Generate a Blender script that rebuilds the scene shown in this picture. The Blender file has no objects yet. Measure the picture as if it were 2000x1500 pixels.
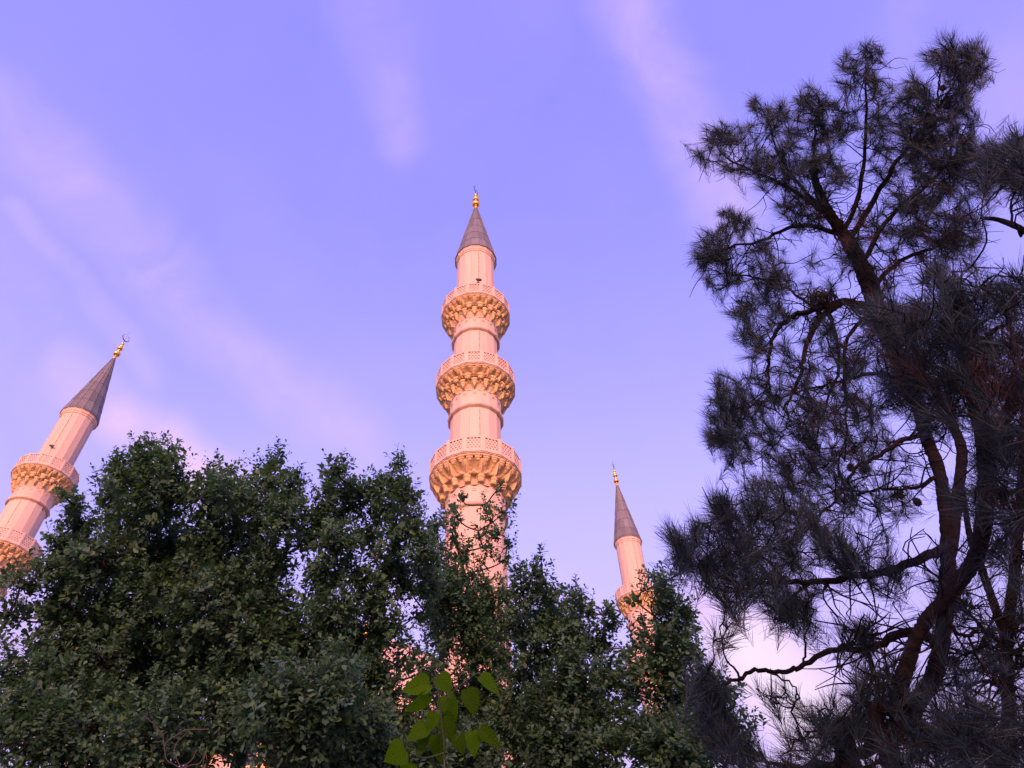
import bpy, bmesh, math, random
import numpy as np
from mathutils import Matrix, Vector

scene = bpy.context.scene
COL = scene.collection
PI = math.pi

# ------------------------------------------------------------------ camera
F_PX = 1400.0                                  # focal length for a 2000 px wide frame
PITCH, ROLL = math.radians(47.67), math.radians(-3.153)
EYE = np.array([0.0, 0.0, 1.6])
_d = np.array([0, math.cos(PITCH), math.sin(PITCH)])
_r = np.array([1.0, 0, 0])
_u = np.cross(_r, _d)
CR = _r * math.cos(ROLL) + _u * math.sin(ROLL)
CU = _u * math.cos(ROLL) - _r * math.sin(ROLL)
cam_data = bpy.data.cameras.new('camera')
cam_data.sensor_width = 36.0
cam_data.lens = 36.0 * F_PX / 2000.0
cam_data.clip_start = 0.05
cam_data.clip_end = 6000.0
cam = bpy.data.objects.new('camera', cam_data)
COL.objects.link(cam)
cam.matrix_world = Matrix(((CR[0], CU[0], -_d[0], EYE[0]), (CR[1], CU[1], -_d[1], EYE[1]),
                           (CR[2], CU[2], -_d[2], EYE[2]), (0, 0, 0, 1)))
scene.camera = cam

# ------------------------------------------------------------------ sun and sky
SUN_EL = math.radians(17.0)
SUN_AZ = math.radians(-92.0)                   # direction towards the sun, counter-clockwise from +X
sun_dir = Vector((math.cos(SUN_AZ) * math.cos(SUN_EL), math.sin(SUN_AZ) * math.cos(SUN_EL), math.sin(SUN_EL)))
sun_data = bpy.data.lights.new('sun', 'SUN')
sun_data.energy = 2.0
sun_data.angle = math.radians(16.0)
sun_data.color = (1.0, 0.53, 0.36)
sun = bpy.data.objects.new('sun', sun_data)
COL.objects.link(sun)
sun.rotation_euler = sun_dir.to_track_quat('Z', 'Y').to_euler()

world = bpy.data.worlds.new('World')
scene.world = world
world.use_nodes = True
WT = world.node_tree
WT.nodes.clear()


def wn(kind, **kw):
    n = WT.nodes.new(kind)
    for k, v in kw.items():
        setattr(n, k, v)
    return n


def wmath(op, a, b=None, c=None, clamp=False):
    n = wn('ShaderNodeMath', operation=op, use_clamp=clamp)
    for i, v in enumerate((a, b, c)):
        if v is None:
            continue
        if isinstance(v, (int, float)):
            n.inputs[i].default_value = v
        else:
            WT.links.new(v, n.inputs[i])
    return n.outputs[0]


def wvec(op, a, b=None, out=0):
    n = wn('ShaderNodeVectorMath', operation=op)
    for i, v in enumerate((a, b)):
        if v is None:
            continue
        if isinstance(v, (tuple, list)):
            n.inputs[i].default_value = v
        elif isinstance(v, (int, float)):
            n.inputs['Scale'].default_value = v
        else:
            WT.links.new(v, n.inputs[i])
    return n.outputs[out]


EXPOSURE = 1.2
SKY_STRENGTH = 0.15
SKY_TINT = (2.74, 1.21, 2.55)                   # violet dusk cast
SKY_POWER = (1.05, 0.92, 0.50)
sky = wn('ShaderNodeTexSky', sky_type='NISHITA', sun_disc=False)
sky.sun_elevation = SUN_EL
sky.sun_rotation = PI / 2 - SUN_AZ
sky.altitude = 200.0
sky.air_density = 1.0
sky.dust_density = 1.0
sky.ozone_density = 4.0
sep = wn('ShaderNodeSeparateColor')
WT.links.new(sky.outputs[0], sep.inputs[0])
comb = wn('ShaderNodeCombineColor')
for i in range(3):
    WT.links.new(wmath('MULTIPLY', wmath('POWER', wmath('MINIMUM', sep.outputs[i], 40.0), SKY_POWER[i]), SKY_TINT[i]), comb.inputs[i])


def ray(x, y):
    """unit direction of the photograph's pixel (2000 x 1500)"""
    v = _d * F_PX + CR * (x - 1000.0) + CU * (750.0 - y)
    return v / np.linalg.norm(v)


# thin dusk clouds: soft streaks between pairs of sky directions, broken up by noise, plus a faint veil over the whole dome
direction = wn('ShaderNodeTexCoord').outputs['Generated']
warp = wn('ShaderNodeTexNoise', noise_dimensions='3D')
warp.inputs['Scale'].default_value = 3.2
warp.inputs['Detail'].default_value = 3.0
warp.inputs['Roughness'].default_value = 0.55
WT.links.new(direction, warp.inputs['Vector'])
offset = wvec('SCALE', wvec('SUBTRACT', warp.outputs['Color'], (0.5, 0.5, 0.5)), None)
offset.node.inputs['Scale'].default_value = 0.13
warped = wvec('ADD', direction, offset)
STREAKS = [((-20, 190), (360, 600), .065, .30), ((320, 560), (700, 860), .06, .32), ((-60, 330), (110, 640), .09, .14), ((20, 400), (330, 740), .03, .28),
           ((150, 740), (330, 850), .06, .36), ((270, 820), (470, 950), .05, .75), ((690, -60), (740, 80), .07, .15), ((765, 150), (795, 260), .055, .22),
           ((1220, -90), (1290, 120), .075, .40), ((1290, 120), (1395, 420), .06, .36), ((1360, 370), (1410, 420), .045, .20),
           ((1350, 1170), (1480, 1280), .055, .65), ((1440, 1250), (1560, 1370), .06, 1.5), ((1560, 1360), (1750, 1500), .06, .4), ((1770, -30), (1740, 150), .05, .14),
           ((740, 1170), (1120, 1190), .07, .35), ((-30, 620), (200, 830), .12, .16), ((-200, 900), (60, 1240), .10, .4), ((1960, 190), (2100, 500), .09, .16),
           ((-900, 1500), (-500, 1800), .14, .3), ((2400, 1100), (2900, 1500), .14, .3)]
total = bright = None
for a, b, w, k in STREAKS:
    A, B = ray(*a), ray(*b)
    ab = B - A
    pa = wvec('SUBTRACT', warped, tuple(A))
    t = wmath('MULTIPLY', wvec('DOT_PRODUCT', pa, tuple(ab), out=1), 1.0 / float(ab @ ab), clamp=True)
    sc = wn('ShaderNodeVectorMath', operation='SCALE')
    sc.inputs[0].default_value = tuple(ab)
    WT.links.new(t, sc.inputs['Scale'])
    dist = wvec('LENGTH', wvec('SUBTRACT', pa, sc.outputs[0]), out=1)
    mr = wn('ShaderNodeMapRange', interpolation_type='SMOOTHSTEP')
    for idx, val in ((1, w * 1.25), (2, 0.0), (3, 0.0), (4, k)):
        mr.inputs[idx].default_value = val
    WT.links.new(dist, mr.inputs[0])
    total = mr.outputs[0] if total is None else wmath('SMOOTH_MAX', total, mr.outputs[0], 0.08)
    if k > 1:
        bright = mr.outputs[0]                    # the one low cloud that still catches the light
grain = wn('ShaderNodeTexNoise', noise_dimensions='3D')
grain.inputs['Scale'].default_value = 9.0
grain.inputs['Distortion'].default_value = 0.6
grain.inputs['Detail'].default_value = 4.0
grain.inputs['Roughness'].default_value = 0.6
WT.links.new(warped, grain.inputs['Vector'])
broken = wmath('MULTIPLY', total, wmath('MULTIPLY_ADD', grain.outputs[0], 1.9, 0.0, clamp=False))
veil = wn('ShaderNodeTexNoise', noise_dimensions='3D')
veil.inputs['Scale'].default_value = 2.2
veil.inputs['Detail'].default_value = 2.0
WT.links.new(wvec('MULTIPLY', warped, (1.0, 0.6, 1.6)), veil.inputs['Vector'])
veil_mask = wmath('MULTIPLY', wmath('SUBTRACT', veil.outputs[0], 0.52, clamp=True), 0.5)
cloud_mask = wmath('MINIMUM', wmath('ADD', broken, veil_mask), 0.92)
# the darker band that rises low in the sky opposite the sun at dusk
dsep = wn('ShaderNodeSeparateXYZ')
WT.links.new(direction, dsep.inputs[0])


def smoothstep(sock, a, b):
    n = wn('ShaderNodeMapRange', interpolation_type='SMOOTHSTEP')
    n.inputs[1].default_value, n.inputs[2].default_value = a, b
    WT.links.new(sock, n.inputs[0])
    return n.outputs[0]


away = wvec('DOT_PRODUCT', direction, (-sun_dir.x, -sun_dir.y, 0.0), out=1)
band = wmath('MULTIPLY', smoothstep(dsep.outputs[2], 0.66, 0.20), smoothstep(away, 0.05, 0.6))
banded = wn('ShaderNodeVectorMath', operation='SCALE')
WT.links.new(comb.outputs[0], banded.inputs[0])
WT.links.new(wmath('MULTIPLY_ADD', band, -0.55, 1.0), banded.inputs['Scale'])
mix = wn('ShaderNodeMix', data_type='RGBA')
WT.links.new(cloud_mask, mix.inputs['Factor'])
WT.links.new(banded.outputs[0], mix.inputs['A'])
mix.inputs['B'].default_value = (2.75, 1.85, 3.1, 1)          # rose light on the cloud
bg = wn('ShaderNodeBackground')
bg.inputs['Strength'].default_value = SKY_STRENGTH
wout = wn('ShaderNodeOutputWorld')
glow = wn('ShaderNodeMix', data_type='RGBA')
WT.links.new(wmath('MULTIPLY', bright, 0.62), glow.inputs['Factor'])
WT.links.new(mix.outputs['Result'], glow.inputs['A'])
glow.inputs['B'].default_value = (2.95, 2.5, 3.1, 1)
WT.links.new(glow.outputs['Result'], bg.inputs['Color'])
WT.links.new(bg.outputs[0], wout.inputs['Surface'])
world.cycles.sampling_method = 'MANUAL'
world.cycles.sample_map_resolution = 256

scene.view_settings.view_transform = 'Standard'
scene.view_settings.look = 'None'
scene.view_settings.exposure = EXPOSURE
scene.view_settings.gamma = 1.0
scene.view_settings.use_curve_mapping = False
scene.cycles.max_bounces = 6
scene.cycles.diffuse_bounces = 3
scene.cycles.glossy_bounces = 2
scene.cycles.transmission_bounces = 3

# ------------------------------------------------------------------ helpers
def tag(o, label=None, category=None, group=None, kind=None):
    for k, v in (('label', label), ('category', category), ('group', group), ('kind', kind)):
        if v:
            o[k] = v
    return o


def empty(name, loc=(0, 0, 0), rz=0.0, parent=None):
    o = bpy.data.objects.new(name, None)
    o.location = loc
    o.rotation_euler = (0, 0, rz)
    o.parent = parent
    COL.objects.link(o)
    return o


def obj(name, mesh, parent=None, rz=0.0, loc=(0, 0, 0)):
    o = bpy.data.objects.new(name, mesh)
    o.parent = parent
    o.location = loc
    o.rotation_euler = (0, 0, rz)
    COL.objects.link(o)
    return o


def mesh_np(name, verts, faces_by_size, mats, mat_idx=None, smooth=False):
    """verts (n,3); faces_by_size: list of int arrays (m,k)"""
    me = bpy.data.meshes.new(name)
    verts = np.asarray(verts, dtype=np.float32)
    faces = [np.asarray(f, dtype=np.int32) for f in faces_by_size if len(f)]
    loops = np.concatenate([f.ravel() for f in faces])
    sizes = np.concatenate([np.full(len(f), f.shape[1], dtype=np.int32) for f in faces])
    starts = np.concatenate([[0], np.cumsum(sizes)[:-1]]).astype(np.int32)
    me.vertices.add(len(verts))
    me.vertices.foreach_set('co', verts.ravel())
    me.loops.add(len(loops))
    me.loops.foreach_set('vertex_index', loops)
    me.polygons.add(len(sizes))
    me.polygons.foreach_set('loop_start', starts)
    if mat_idx is not None:
        me.polygons.foreach_set('material_index', np.asarray(mat_idx, dtype=np.int32))
    if smooth:
        me.polygons.foreach_set('use_smooth', np.ones(len(sizes), dtype=bool))
    for m in mats if isinstance(mats, (list, tuple)) else [mats]:
        me.materials.append(m)
    me.update(calc_edges=True)
    return me


class MB:
    """collects boxes, lofts and prisms into one mesh"""
    def __init__(self):
        self.v, self.f = [], []

    def add(self, verts, faces):
        n = len(self.v)
        self.v += [tuple(p) for p in verts]
        self.f += [tuple(i + n for i in f) for f in faces]

    def box(self, x0, x1, y0, y1, z0, z1):
        self.add([(x0, y0, z0), (x1, y0, z0), (x1, y1, z0), (x0, y1, z0), (x0, y0, z1), (x1, y0, z1), (x1, y1, z1), (x0, y1, z1)],
                 [(0, 3, 2, 1), (4, 5, 6, 7), (0, 1, 5, 4), (1, 2, 6, 5), (2, 3, 7, 6), (3, 0, 4, 7)])

    def loft(self, rings, closed=True, caps=True):
        k = len(rings[0])
        n = len(self.v)
        for r in rings:
            self.v += [tuple(p) for p in r]
        m = k if closed else k - 1
        for i in range(len(rings) - 1):
            for j in range(m):
                a, b = n + i * k + j, n + i * k + (j + 1) % k
                self.f.append((a, b, b + k, a + k))
        if caps:
            self.f.append(tuple(n + j for j in reversed(range(k))))
            self.f.append(tuple(n + (len(rings) - 1) * k + j for j in range(k)))

    def lathe(self, profile, sides, phase=0.0, caps=True):
        self.loft([[(r * math.cos(phase + 2 * PI * j / sides), r * math.sin(phase + 2 * PI * j / sides), z) for j in range(sides)]
                   for r, z in profile], caps=caps)

    def bar(self, p, q, w, t, normal=(0, 1, 0)):
        """square bar from p to q; w across, t along normal"""
        p, q, n = Vector(p), Vector(q), Vector(normal)
        d = (q - p).normalized()
        s = d.cross(n).normalized() * (w / 2)
        n = n.normalized() * (t / 2)
        self.loft([[c - s - n, c + s - n, c + s + n, c - s + n] for c in (p, q)])

    def mesh(self, name, mat, smooth=False):
        me = bpy.data.meshes.new(name)
        me.from_pydata(self.v, [], self.f)
        me.materials.append(mat)
        bm = bmesh.new()
        bm.from_mesh(me)
        bmesh.ops.recalc_face_normals(bm, faces=bm.faces)
        bm.to_mesh(me)
        bm.free()
        if smooth:
            me.polygons.foreach_set('use_smooth', np.ones(len(me.polygons), dtype=bool))
        return me


# ------------------------------------------------------------------ materials
def material(name, base, rough=0.6, metallic=0.0, spec=0.5, noise=None, island=0.0, per_object=0.0, second=None, second_share=0.0,
             translucent=None, bump=0.0, bump_scale=20.0):
    m = bpy.data.materials.new(name)
    m.use_nodes = True
    nt = m.node_tree
    b = nt.nodes['Principled BSDF']
    b.inputs['Roughness'].default_value = rough
    b.inputs['Metallic'].default_value = metallic
    b.inputs['Specular IOR Level'].default_value = spec
    L = nt.links.new
    rgb = nt.nodes.new('ShaderNodeRGB')
    rgb.outputs[0].default_value = (*base, 1)
    col = rgb.outputs[0]

    def vary(col, fac_socket, lo, hi):
        mr = nt.nodes.new('ShaderNodeMapRange')
        mr.inputs[3].default_value, mr.inputs[4].default_value = lo, hi
        L(fac_socket, mr.inputs[0])
        mx = nt.nodes.new('ShaderNodeMix')
        mx.data_type = 'RGBA'
        mx.blend_type = 'MULTIPLY'
        mx.inputs['Factor'].default_value = 1.0
        L(col, mx.inputs['A'])
        L(mr.outputs[0], mx.inputs['B'])
        return mx.outputs['Result']
    geo = nt.nodes.new('ShaderNodeNewGeometry')
    if second:
        c2 = nt.nodes.new('ShaderNodeRGB')
        c2.outputs[0].default_value = (*second, 1)
        lt = nt.nodes.new('ShaderNodeMath')
        lt.operation = 'LESS_THAN'
        wn_ = nt.nodes.new('ShaderNodeTexWhiteNoise')
        wn_.noise_dimensions = '1D'
        L(geo.outputs['Random Per Island'], wn_.inputs['W'])
        L(wn_.outputs['Value'], lt.inputs[0])
        lt.inputs[1].default_value = second_share
        mx = nt.nodes.new('ShaderNodeMix')
        mx.data_type = 'RGBA'
        L(lt.outputs[0], mx.inputs['Factor'])
        L(col, mx.inputs['A'])
        L(c2.outputs[0], mx.inputs['B'])
        col = mx.outputs['Result']
    if island:
        col = vary(col, geo.outputs['Random Per Island'], 1 - island, 1 + island)
    if per_object:
        oi = nt.nodes.new('ShaderNodeObjectInfo')
        col = vary(col, oi.outputs['Random'], 1 - per_object, 1 + per_object)
    if noise:
        scale, amount, stretch = noise
        tc = nt.nodes.new('ShaderNodeTexCoord')
        mp = nt.nodes.new('ShaderNodeMapping')
        mp.inputs['Scale'].default_value = stretch
        L(tc.outputs['Object'], mp.inputs['Vector'])
        nz = nt.nodes.new('ShaderNodeTexNoise')
        nz.inputs['Scale'].default_value = scale
        nz.inputs['Detail'].default_value = 6
        nz.inputs['Roughness'].default_value = 0.65
        L(mp.outputs[0], nz.inputs['Vector'])
        col = vary(col, nz.outputs[0], 1 - amount, 1 + amount)
    L(col, b.inputs['Base Color'])
    if bump:
        bz = nt.nodes.new('ShaderNodeTexNoise')
        bz.inputs['Scale'].default_value = bump_scale
        bz.inputs['Detail'].default_value = 5
        bp = nt.nodes.new('ShaderNodeBump')
        bp.inputs['Strength'].default_value = bump
        bp.inputs['Distance'].default_value = 0.02
        tco = nt.nodes.new('ShaderNodeTexCoord')
        L(tco.outputs['Object'], bz.inputs['Vector'])
        L(bz.outputs[0], bp.inputs['Height'])
        L(bp.outputs[0], b.inputs['Normal'])
    if translucent:
        tr = nt.nodes.new('ShaderNodeBsdfTranslucent')
        g = nt.nodes.new('ShaderNodeMix')
        g.data_type = 'RGBA'
        g.blend_type = 'MULTIPLY'
        g.inputs['Factor'].default_value = 1.0
        L(col, g.inputs['A'])
        g.inputs['B'].default_value = (*translucent[1], 1)
        L(g.outputs['Result'], tr.inputs['Color'])
        ms = nt.nodes.new('ShaderNodeMixShader')
        ms.inputs[0].default_value = translucent[0]
        L(b.outputs[0], ms.inputs[1])
        L(tr.outputs[0], ms.inputs[2])
        L(ms.outputs[0], nt.nodes['Material Output'].inputs['Surface'])
    return m


M_STONE = material('pale_stone', (0.395, 0.322, 0.285), 0.75, spec=0.25, noise=(2.2, 0.22, (1, 1, 0.12)), per_object=0.05, bump=0.15, bump_scale=9.0)
M_CARVED = material('carved_stone', (0.40, 0.305, 0.175), 0.8, spec=0.2, noise=(2.5, 0.18, (1, 1, 1)), per_object=0.07, bump=0.2, bump_scale=14.0)
M_LEAD = material('lead_sheet', (0.10, 0.11, 0.13), 0.55, metallic=0.15, spec=0.4, noise=(3.0, 0.35, (3, 3, 0.6)), per_object=0.22)
M_GOLD = material('gilded_metal', (0.78, 0.42, 0.11), 0.34, metallic=1.0)
M_IRON = material('dark_iron', (0.06, 0.05, 0.05), 0.5, metallic=0.6)
M_BARK = material('tree_bark', (0.022, 0.018, 0.015), 0.9, noise=(9, 0.4, (1, 1, 0.3)), bump=0.6, bump_scale=30)
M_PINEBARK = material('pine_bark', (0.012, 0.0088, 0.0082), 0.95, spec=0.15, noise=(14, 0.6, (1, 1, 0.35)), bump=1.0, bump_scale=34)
M_LEAF = material('broad_leaf', (0.058, 0.128, 0.082), 0.55, spec=0.28, noise=(1.7, 0.42, (1, 1, 1)), island=0.28, second=(0.070, 0.138, 0.045), second_share=0.2, translucent=(0.38, (1.0, 1.2, 0.6)))
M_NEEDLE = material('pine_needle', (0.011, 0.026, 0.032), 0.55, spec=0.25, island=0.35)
M_DEADNEEDLE = material('dry_pine_needle', (0.030, 0.019, 0.017), 0.7, spec=0.2, island=0.4)
M_SAPLING = material('sapling_leaf', (0.042, 0.112, 0.002), 0.55, spec=0.05, per_object=0.3, translucent=(0.40, (1.1, 1.15, 0.4)), noise=(40, 0.15, (1, 1, 1)))
def add_veins(m):
    nt = m.node_tree
    b = nt.nodes['Principled BSDF']
    src = b.inputs['Base Color'].links[0].from_socket
    L = nt.links.new

    def mth(op, a, b_=None, clamp=False):
        n = nt.nodes.new('ShaderNodeMath')
        n.operation = op
        n.use_clamp = clamp
        for i, v in enumerate((a, b_)):
            if v is None:
                continue
            if isinstance(v, (int, float)):
                n.inputs[i].default_value = v
            else:
                L(v, n.inputs[i])
        return n.outputs[0]
    tc = nt.nodes.new('ShaderNodeTexCoord')
    sp = nt.nodes.new('ShaderNodeSeparateXYZ')
    L(tc.outputs['Object'], sp.inputs[0])
    ay = mth('ABSOLUTE', sp.outputs[1])
    side = mth('POWER', mth('ABSOLUTE', mth('SINE', mth('MULTIPLY', mth('SUBTRACT', sp.outputs[0], mth('MULTIPLY', ay, 0.75)), 24.0))), 14.0)
    rib = mth('SUBTRACT', 1.0, mth('MULTIPLY', ay, 55.0), clamp=True)
    vein = mth('MAXIMUM', mth('MULTIPLY', mth('SUBTRACT', 1.0, mth('ABSOLUTE', mth('SINE', mth('MULTIPLY', mth('SUBTRACT', sp.outputs[0], mth('MULTIPLY', ay, 0.75)), 24.0)))), 1.0), rib)
    vein = mth('MAXIMUM', mth('POWER', vein, 7.0), rib)
    mx = nt.nodes.new('ShaderNodeMix')
    mx.data_type = 'RGBA'
    L(mth('MULTIPLY', vein, 0.55), mx.inputs['Factor'])
    L(src, mx.inputs['A'])
    mx.inputs['B'].default_value = (0.09, 0.16, 0.02, 1)
    L(mx.outputs['Result'], b.inputs['Base Color'])
    bp = nt.nodes.new('ShaderNodeBump')
    bp.inputs['Strength'].default_value = 0.5
    bp.inputs['Distance'].default_value = 0.02
    bp.invert = True
    L(vein, bp.inputs['Height'])
    L(bp.outputs[0], b.inputs['Normal'])


add_veins(M_SAPLING)
M_GREENSTEM = material('green_stem', (0.022, 0.040, 0.008), 0.6)
M_VINE = material('dry_vine', (0.065, 0.05, 0.04), 0.8)
M_CONE = material('pine_cone', (0.022, 0.016, 0.014), 0.8)
M_PAVING = material('plaza_paving', (0.40, 0.35, 0.30), 0.7, noise=(0.6, 0.12, (1, 1, 1)))
M_LAWN = material('lawn', (0.05, 0.075, 0.025), 0.9, noise=(1.5, 0.35, (1, 1, 1)))
M_PLASTER = material('plaster', (0.48, 0.42, 0.36), 0.85, noise=(0.5, 0.12, (1, 1, 1)))
M_GLASS = material('window_glass', (0.03, 0.035, 0.045), 0.08, spec=0.6)

# ------------------------------------------------------------------ ground
def sheet(name, x0, x1, y0, y1, z, mat, kind='structure'):
    o = obj(name, mesh_np(name, [(x0, y0, z), (x1, y0, z), (x1, y1, z), (x0, y1, z)], [np.array([[0, 1, 2, 3]])], mat))
    tag(o, kind=kind)
    return o


sheet('ground', -3000, 3000, -3000, 3000, 0.0, M_LAWN)
sheet('path', -60, 60, -6.0, 2.0, 0.004, M_PAVING)
pz = empty('plaza')
tag(pz, kind='structure')

# ------------------------------------------------------------------ the mosque's frame of reference
C_POS = np.array([-2.36, 31.34])
L_POS = np.array([-40.79, 46.14])
R_POS = np.array([12.56, 71.06])
AXIS = math.atan2(*(R_POS - C_POS)[::-1])            # direction along one side of the rectangle
CENTRE = (L_POS + R_POS) / 2
plaza = obj('plaza_paving', mesh_np('plaza_paving', [(-34, -34, 0), (34, -34, 0), (34, 34, 0), (-34, 34, 0)], [np.array([[0, 1, 2, 3]])], M_PAVING), pz, AXIS, (CENTRE[0], CENTRE[1], 0.008))

# ------------------------------------------------------------------ minaret
N = 16
HALF = PI / N
SHAFT_BREAKS = [(14.0, 25.1, 1.70, 1.615), (28.05, 32.6, 1.575, 1.545), (35.55, 40.1, 1.525, 1.495), (43.14, 50.25, 1.475, 1.445)]
BALCONIES = [  # parapet foot, parapet top, outer radius, foot of the carving, ring centre, shaft radius below
    dict(zb=28.00, zt=29.10, R=2.64, zm=26.37, zr=25.20, rs=1.60),
    dict(zb=35.50, zt=36.62, R=2.57, zm=33.95, zr=32.70, rs=1.55),
    dict(zb=43.09, zt=44.18, R=2.48, zm=41.38, zr=40.22, rs=1.50)]


def polyring(r, z, phase=HALF, n=N):
    return [(r * math.cos(phase + 2 * PI * j / n), r * math.sin(phase + 2 * PI * j / n), z) for j in range(n)]


def panel_mesh(R):
    """pierced stone panel of one parapet side, facing +X, axis of the minaret at the origin"""
    ap = R * math.cos(HALF) - 0.05
    w = 2 * R * math.sin(HALF) - 0.20
    h0, h1 = 0.20, 0.98
    mb = MB()
    for z0, z1 in ((0.0, h0), (h1, 1.08)):
        mb.box(ap - 0.06, ap + 0.05, -w / 2, w / 2, z0, z1)
    fr = 0.045
    for s in (-1, 1):
        y0, y1 = sorted((s * w / 2, s * (w / 2 - fr)))
        mb.box(ap - 0.055, ap + 0.045, y0, y1, h0, h1)
    iw, ih = w / 2 - fr, (h1 - h0)
    zc = (h0 + h1) / 2
    for ang in (0, 60, 120):
        a = math.radians(ang)
        d = np.array([math.cos(a), math.sin(a)])
        nrm = np.array([-d[1], d[0]])
        for k in range(-6, 7):
            c = nrm * (k + (0.5 if ang == 0 else 0.0)) * 0.165
            lo, hi = -9.0, 9.0
            ok = True
            for ax, lim in ((0, iw), (1, ih / 2)):
                if abs(d[ax]) < 1e-6:
                    ok = ok and abs(c[ax]) < lim - 0.02
                else:
                    t0, t1 = sorted(((-lim - c[ax]) / d[ax], (lim - c[ax]) / d[ax]))
                    lo, hi = max(lo, t0), min(hi, t1)
            if ok and hi - lo > 0.06:
                dep = {0: 0.050, 60: 0.056, 120: 0.062}[ang]
                p, q = c + d * lo, c + d * hi
                mb.bar((ap, p[0], zc + p[1]), (ap, q[0], zc + q[1]), 0.052, dep, (1, 0, 0))
    return mb.mesh('lattice_panel', M_STONE)


def post_mesh(R):
    mb = MB()
    r = R - 0.055
    mb.loft([[(r - 0.10, -0.075, z), (r + 0.045, -0.105, z), (r + 0.07, 0, z), (r + 0.045, 0.105, z), (r - 0.10, 0.075, z)] for z in (0, 1.10)])
    mb.loft([[(r - 0.10 * s, -0.08 * s, z), (r + 0.05 * s, -0.11 * s, z), (r + 0.075 * s, 0, z), (r + 0.05 * s, 0.11 * s, z), (r - 0.10 * s, 0.08 * s, z)]
             for s, z in ((1.0, 1.101), (1.0, 1.13), (0.5, 1.17))])
    return mb.mesh('post', M_STONE)


def corbel_mesh(r, z1, z0, w, steps, tip):
    """stepped prow-shaped bracket under the parapet, facing +X; tip: length of its pendant"""
    mb = MB()
    h = (z1 - z0 - tip) / steps
    rings = []
    dr = 0.055

    def ring(s, rr, z):
        return [(rr - 0.30, -w / 2 * s, z), (rr - 0.07, -w / 2 * s, z), (rr, -w * 0.20 * s, z - 0.02), (rr, w * 0.20 * s, z - 0.02), (rr - 0.07, w / 2 * s, z), (rr - 0.30, w / 2 * s, z)]
    for i in range(steps):
        s = 1 - 0.17 * i
        rr = r - dr * i
        za = z1 - h * i
        rings.append(ring(s, rr, za))
        rings.append(ring(s, rr, za - h * 0.62))
        rings.append(ring(s - 0.10, rr - dr * 0.8, za - h))
    s = 1 - 0.17 * steps
    if tip > 0:
        rings.append(ring(s * 0.75, r - dr * steps, z0 + tip * 0.55))
        rings.append(ring(s * 0.22, r - dr * steps - 0.05, z0))
    mb.loft(rings)
    return mb.mesh('corbel', M_CARVED)


def niche_mesh(r0, r1, z0, z1, ang, depth, flutes=5, nu=21, nv=8):
    """concave fluted shell of the stalactite carving, facing +X, spanning the angle ang"""
    vs, fs = [], []
    for j in range(nv + 1):
        v = j / nv
        for i in range(nu):
            u = -1 + 2 * i / (nu - 1)
            rim = r0 + (r1 - r0) * (v ** 0.75)
            bell = max(0.0, 1 - abs(u) ** 2.6) * max(0.0, math.sin(PI * v ** 0.55)) ** 0.8
            fl = 0.66 + 0.34 * abs(math.cos(flutes * math.atan2(u, v + 0.12)))
            rr = rim - depth * bell * fl
            lip = 0.10 * (1 - abs(u)) * (1 - v) * (1 if v < 0.3 else 0.0)
            z = z0 + (z1 - z0) * v - lip + 0.05 * v * math.cos(2 * PI * u) * (1 if v > 0.7 else 0)
            if j == 0:
                rr -= 0.10 * abs(u)
            a = u * ang / 2
            vs.append((rr * math.cos(a), rr * math.sin(a), z))
    for j in range(nv):
        for i in range(nu - 1):
            a = j * nu + i
            fs.append((a, a + 1, a + 1 + nu, a + nu))
    # underside and back close the shell
    n0 = len(vs)
    for i in range(nu):
        a = (-1 + 2 * i / (nu - 1)) * ang / 2
        vs.append(((r0 - depth - 0.22) * math.cos(a), (r0 - depth - 0.22) * math.sin(a), z0 + 0.02))
    for i in range(nu):
        a = (-1 + 2 * i / (nu - 1)) * ang / 2
        vs.append(((r0 - depth - 0.22) * math.cos(a), (r0 - depth - 0.22) * math.sin(a), z1 + 0.02))
    for i in range(nu - 1):
        fs.append((i + 1, i, n0 + i, n0 + i + 1))
        fs.append((n0 + i, n0 + nu + i, n0 + nu + i + 1, n0 + i + 1))
        fs.append((nv * nu + i, nv * nu + i + 1, n0 + nu + i + 1, n0 + nu + i))
    me = bpy.data.meshes.new('niche')
    me.from_pydata(vs, [], fs)
    me.materials.append(M_CARVED)
    return me


MINARET_PIECES = []      # (part name, mesh, rz, z, parent part index or None): shared by all minarets


def piece(name, mesh, rz=0.0, z=0.0, parent=None):
    MINARET_PIECES.append((name, mesh, rz, z, parent))
    return len(MINARET_PIECES) - 1


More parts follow.
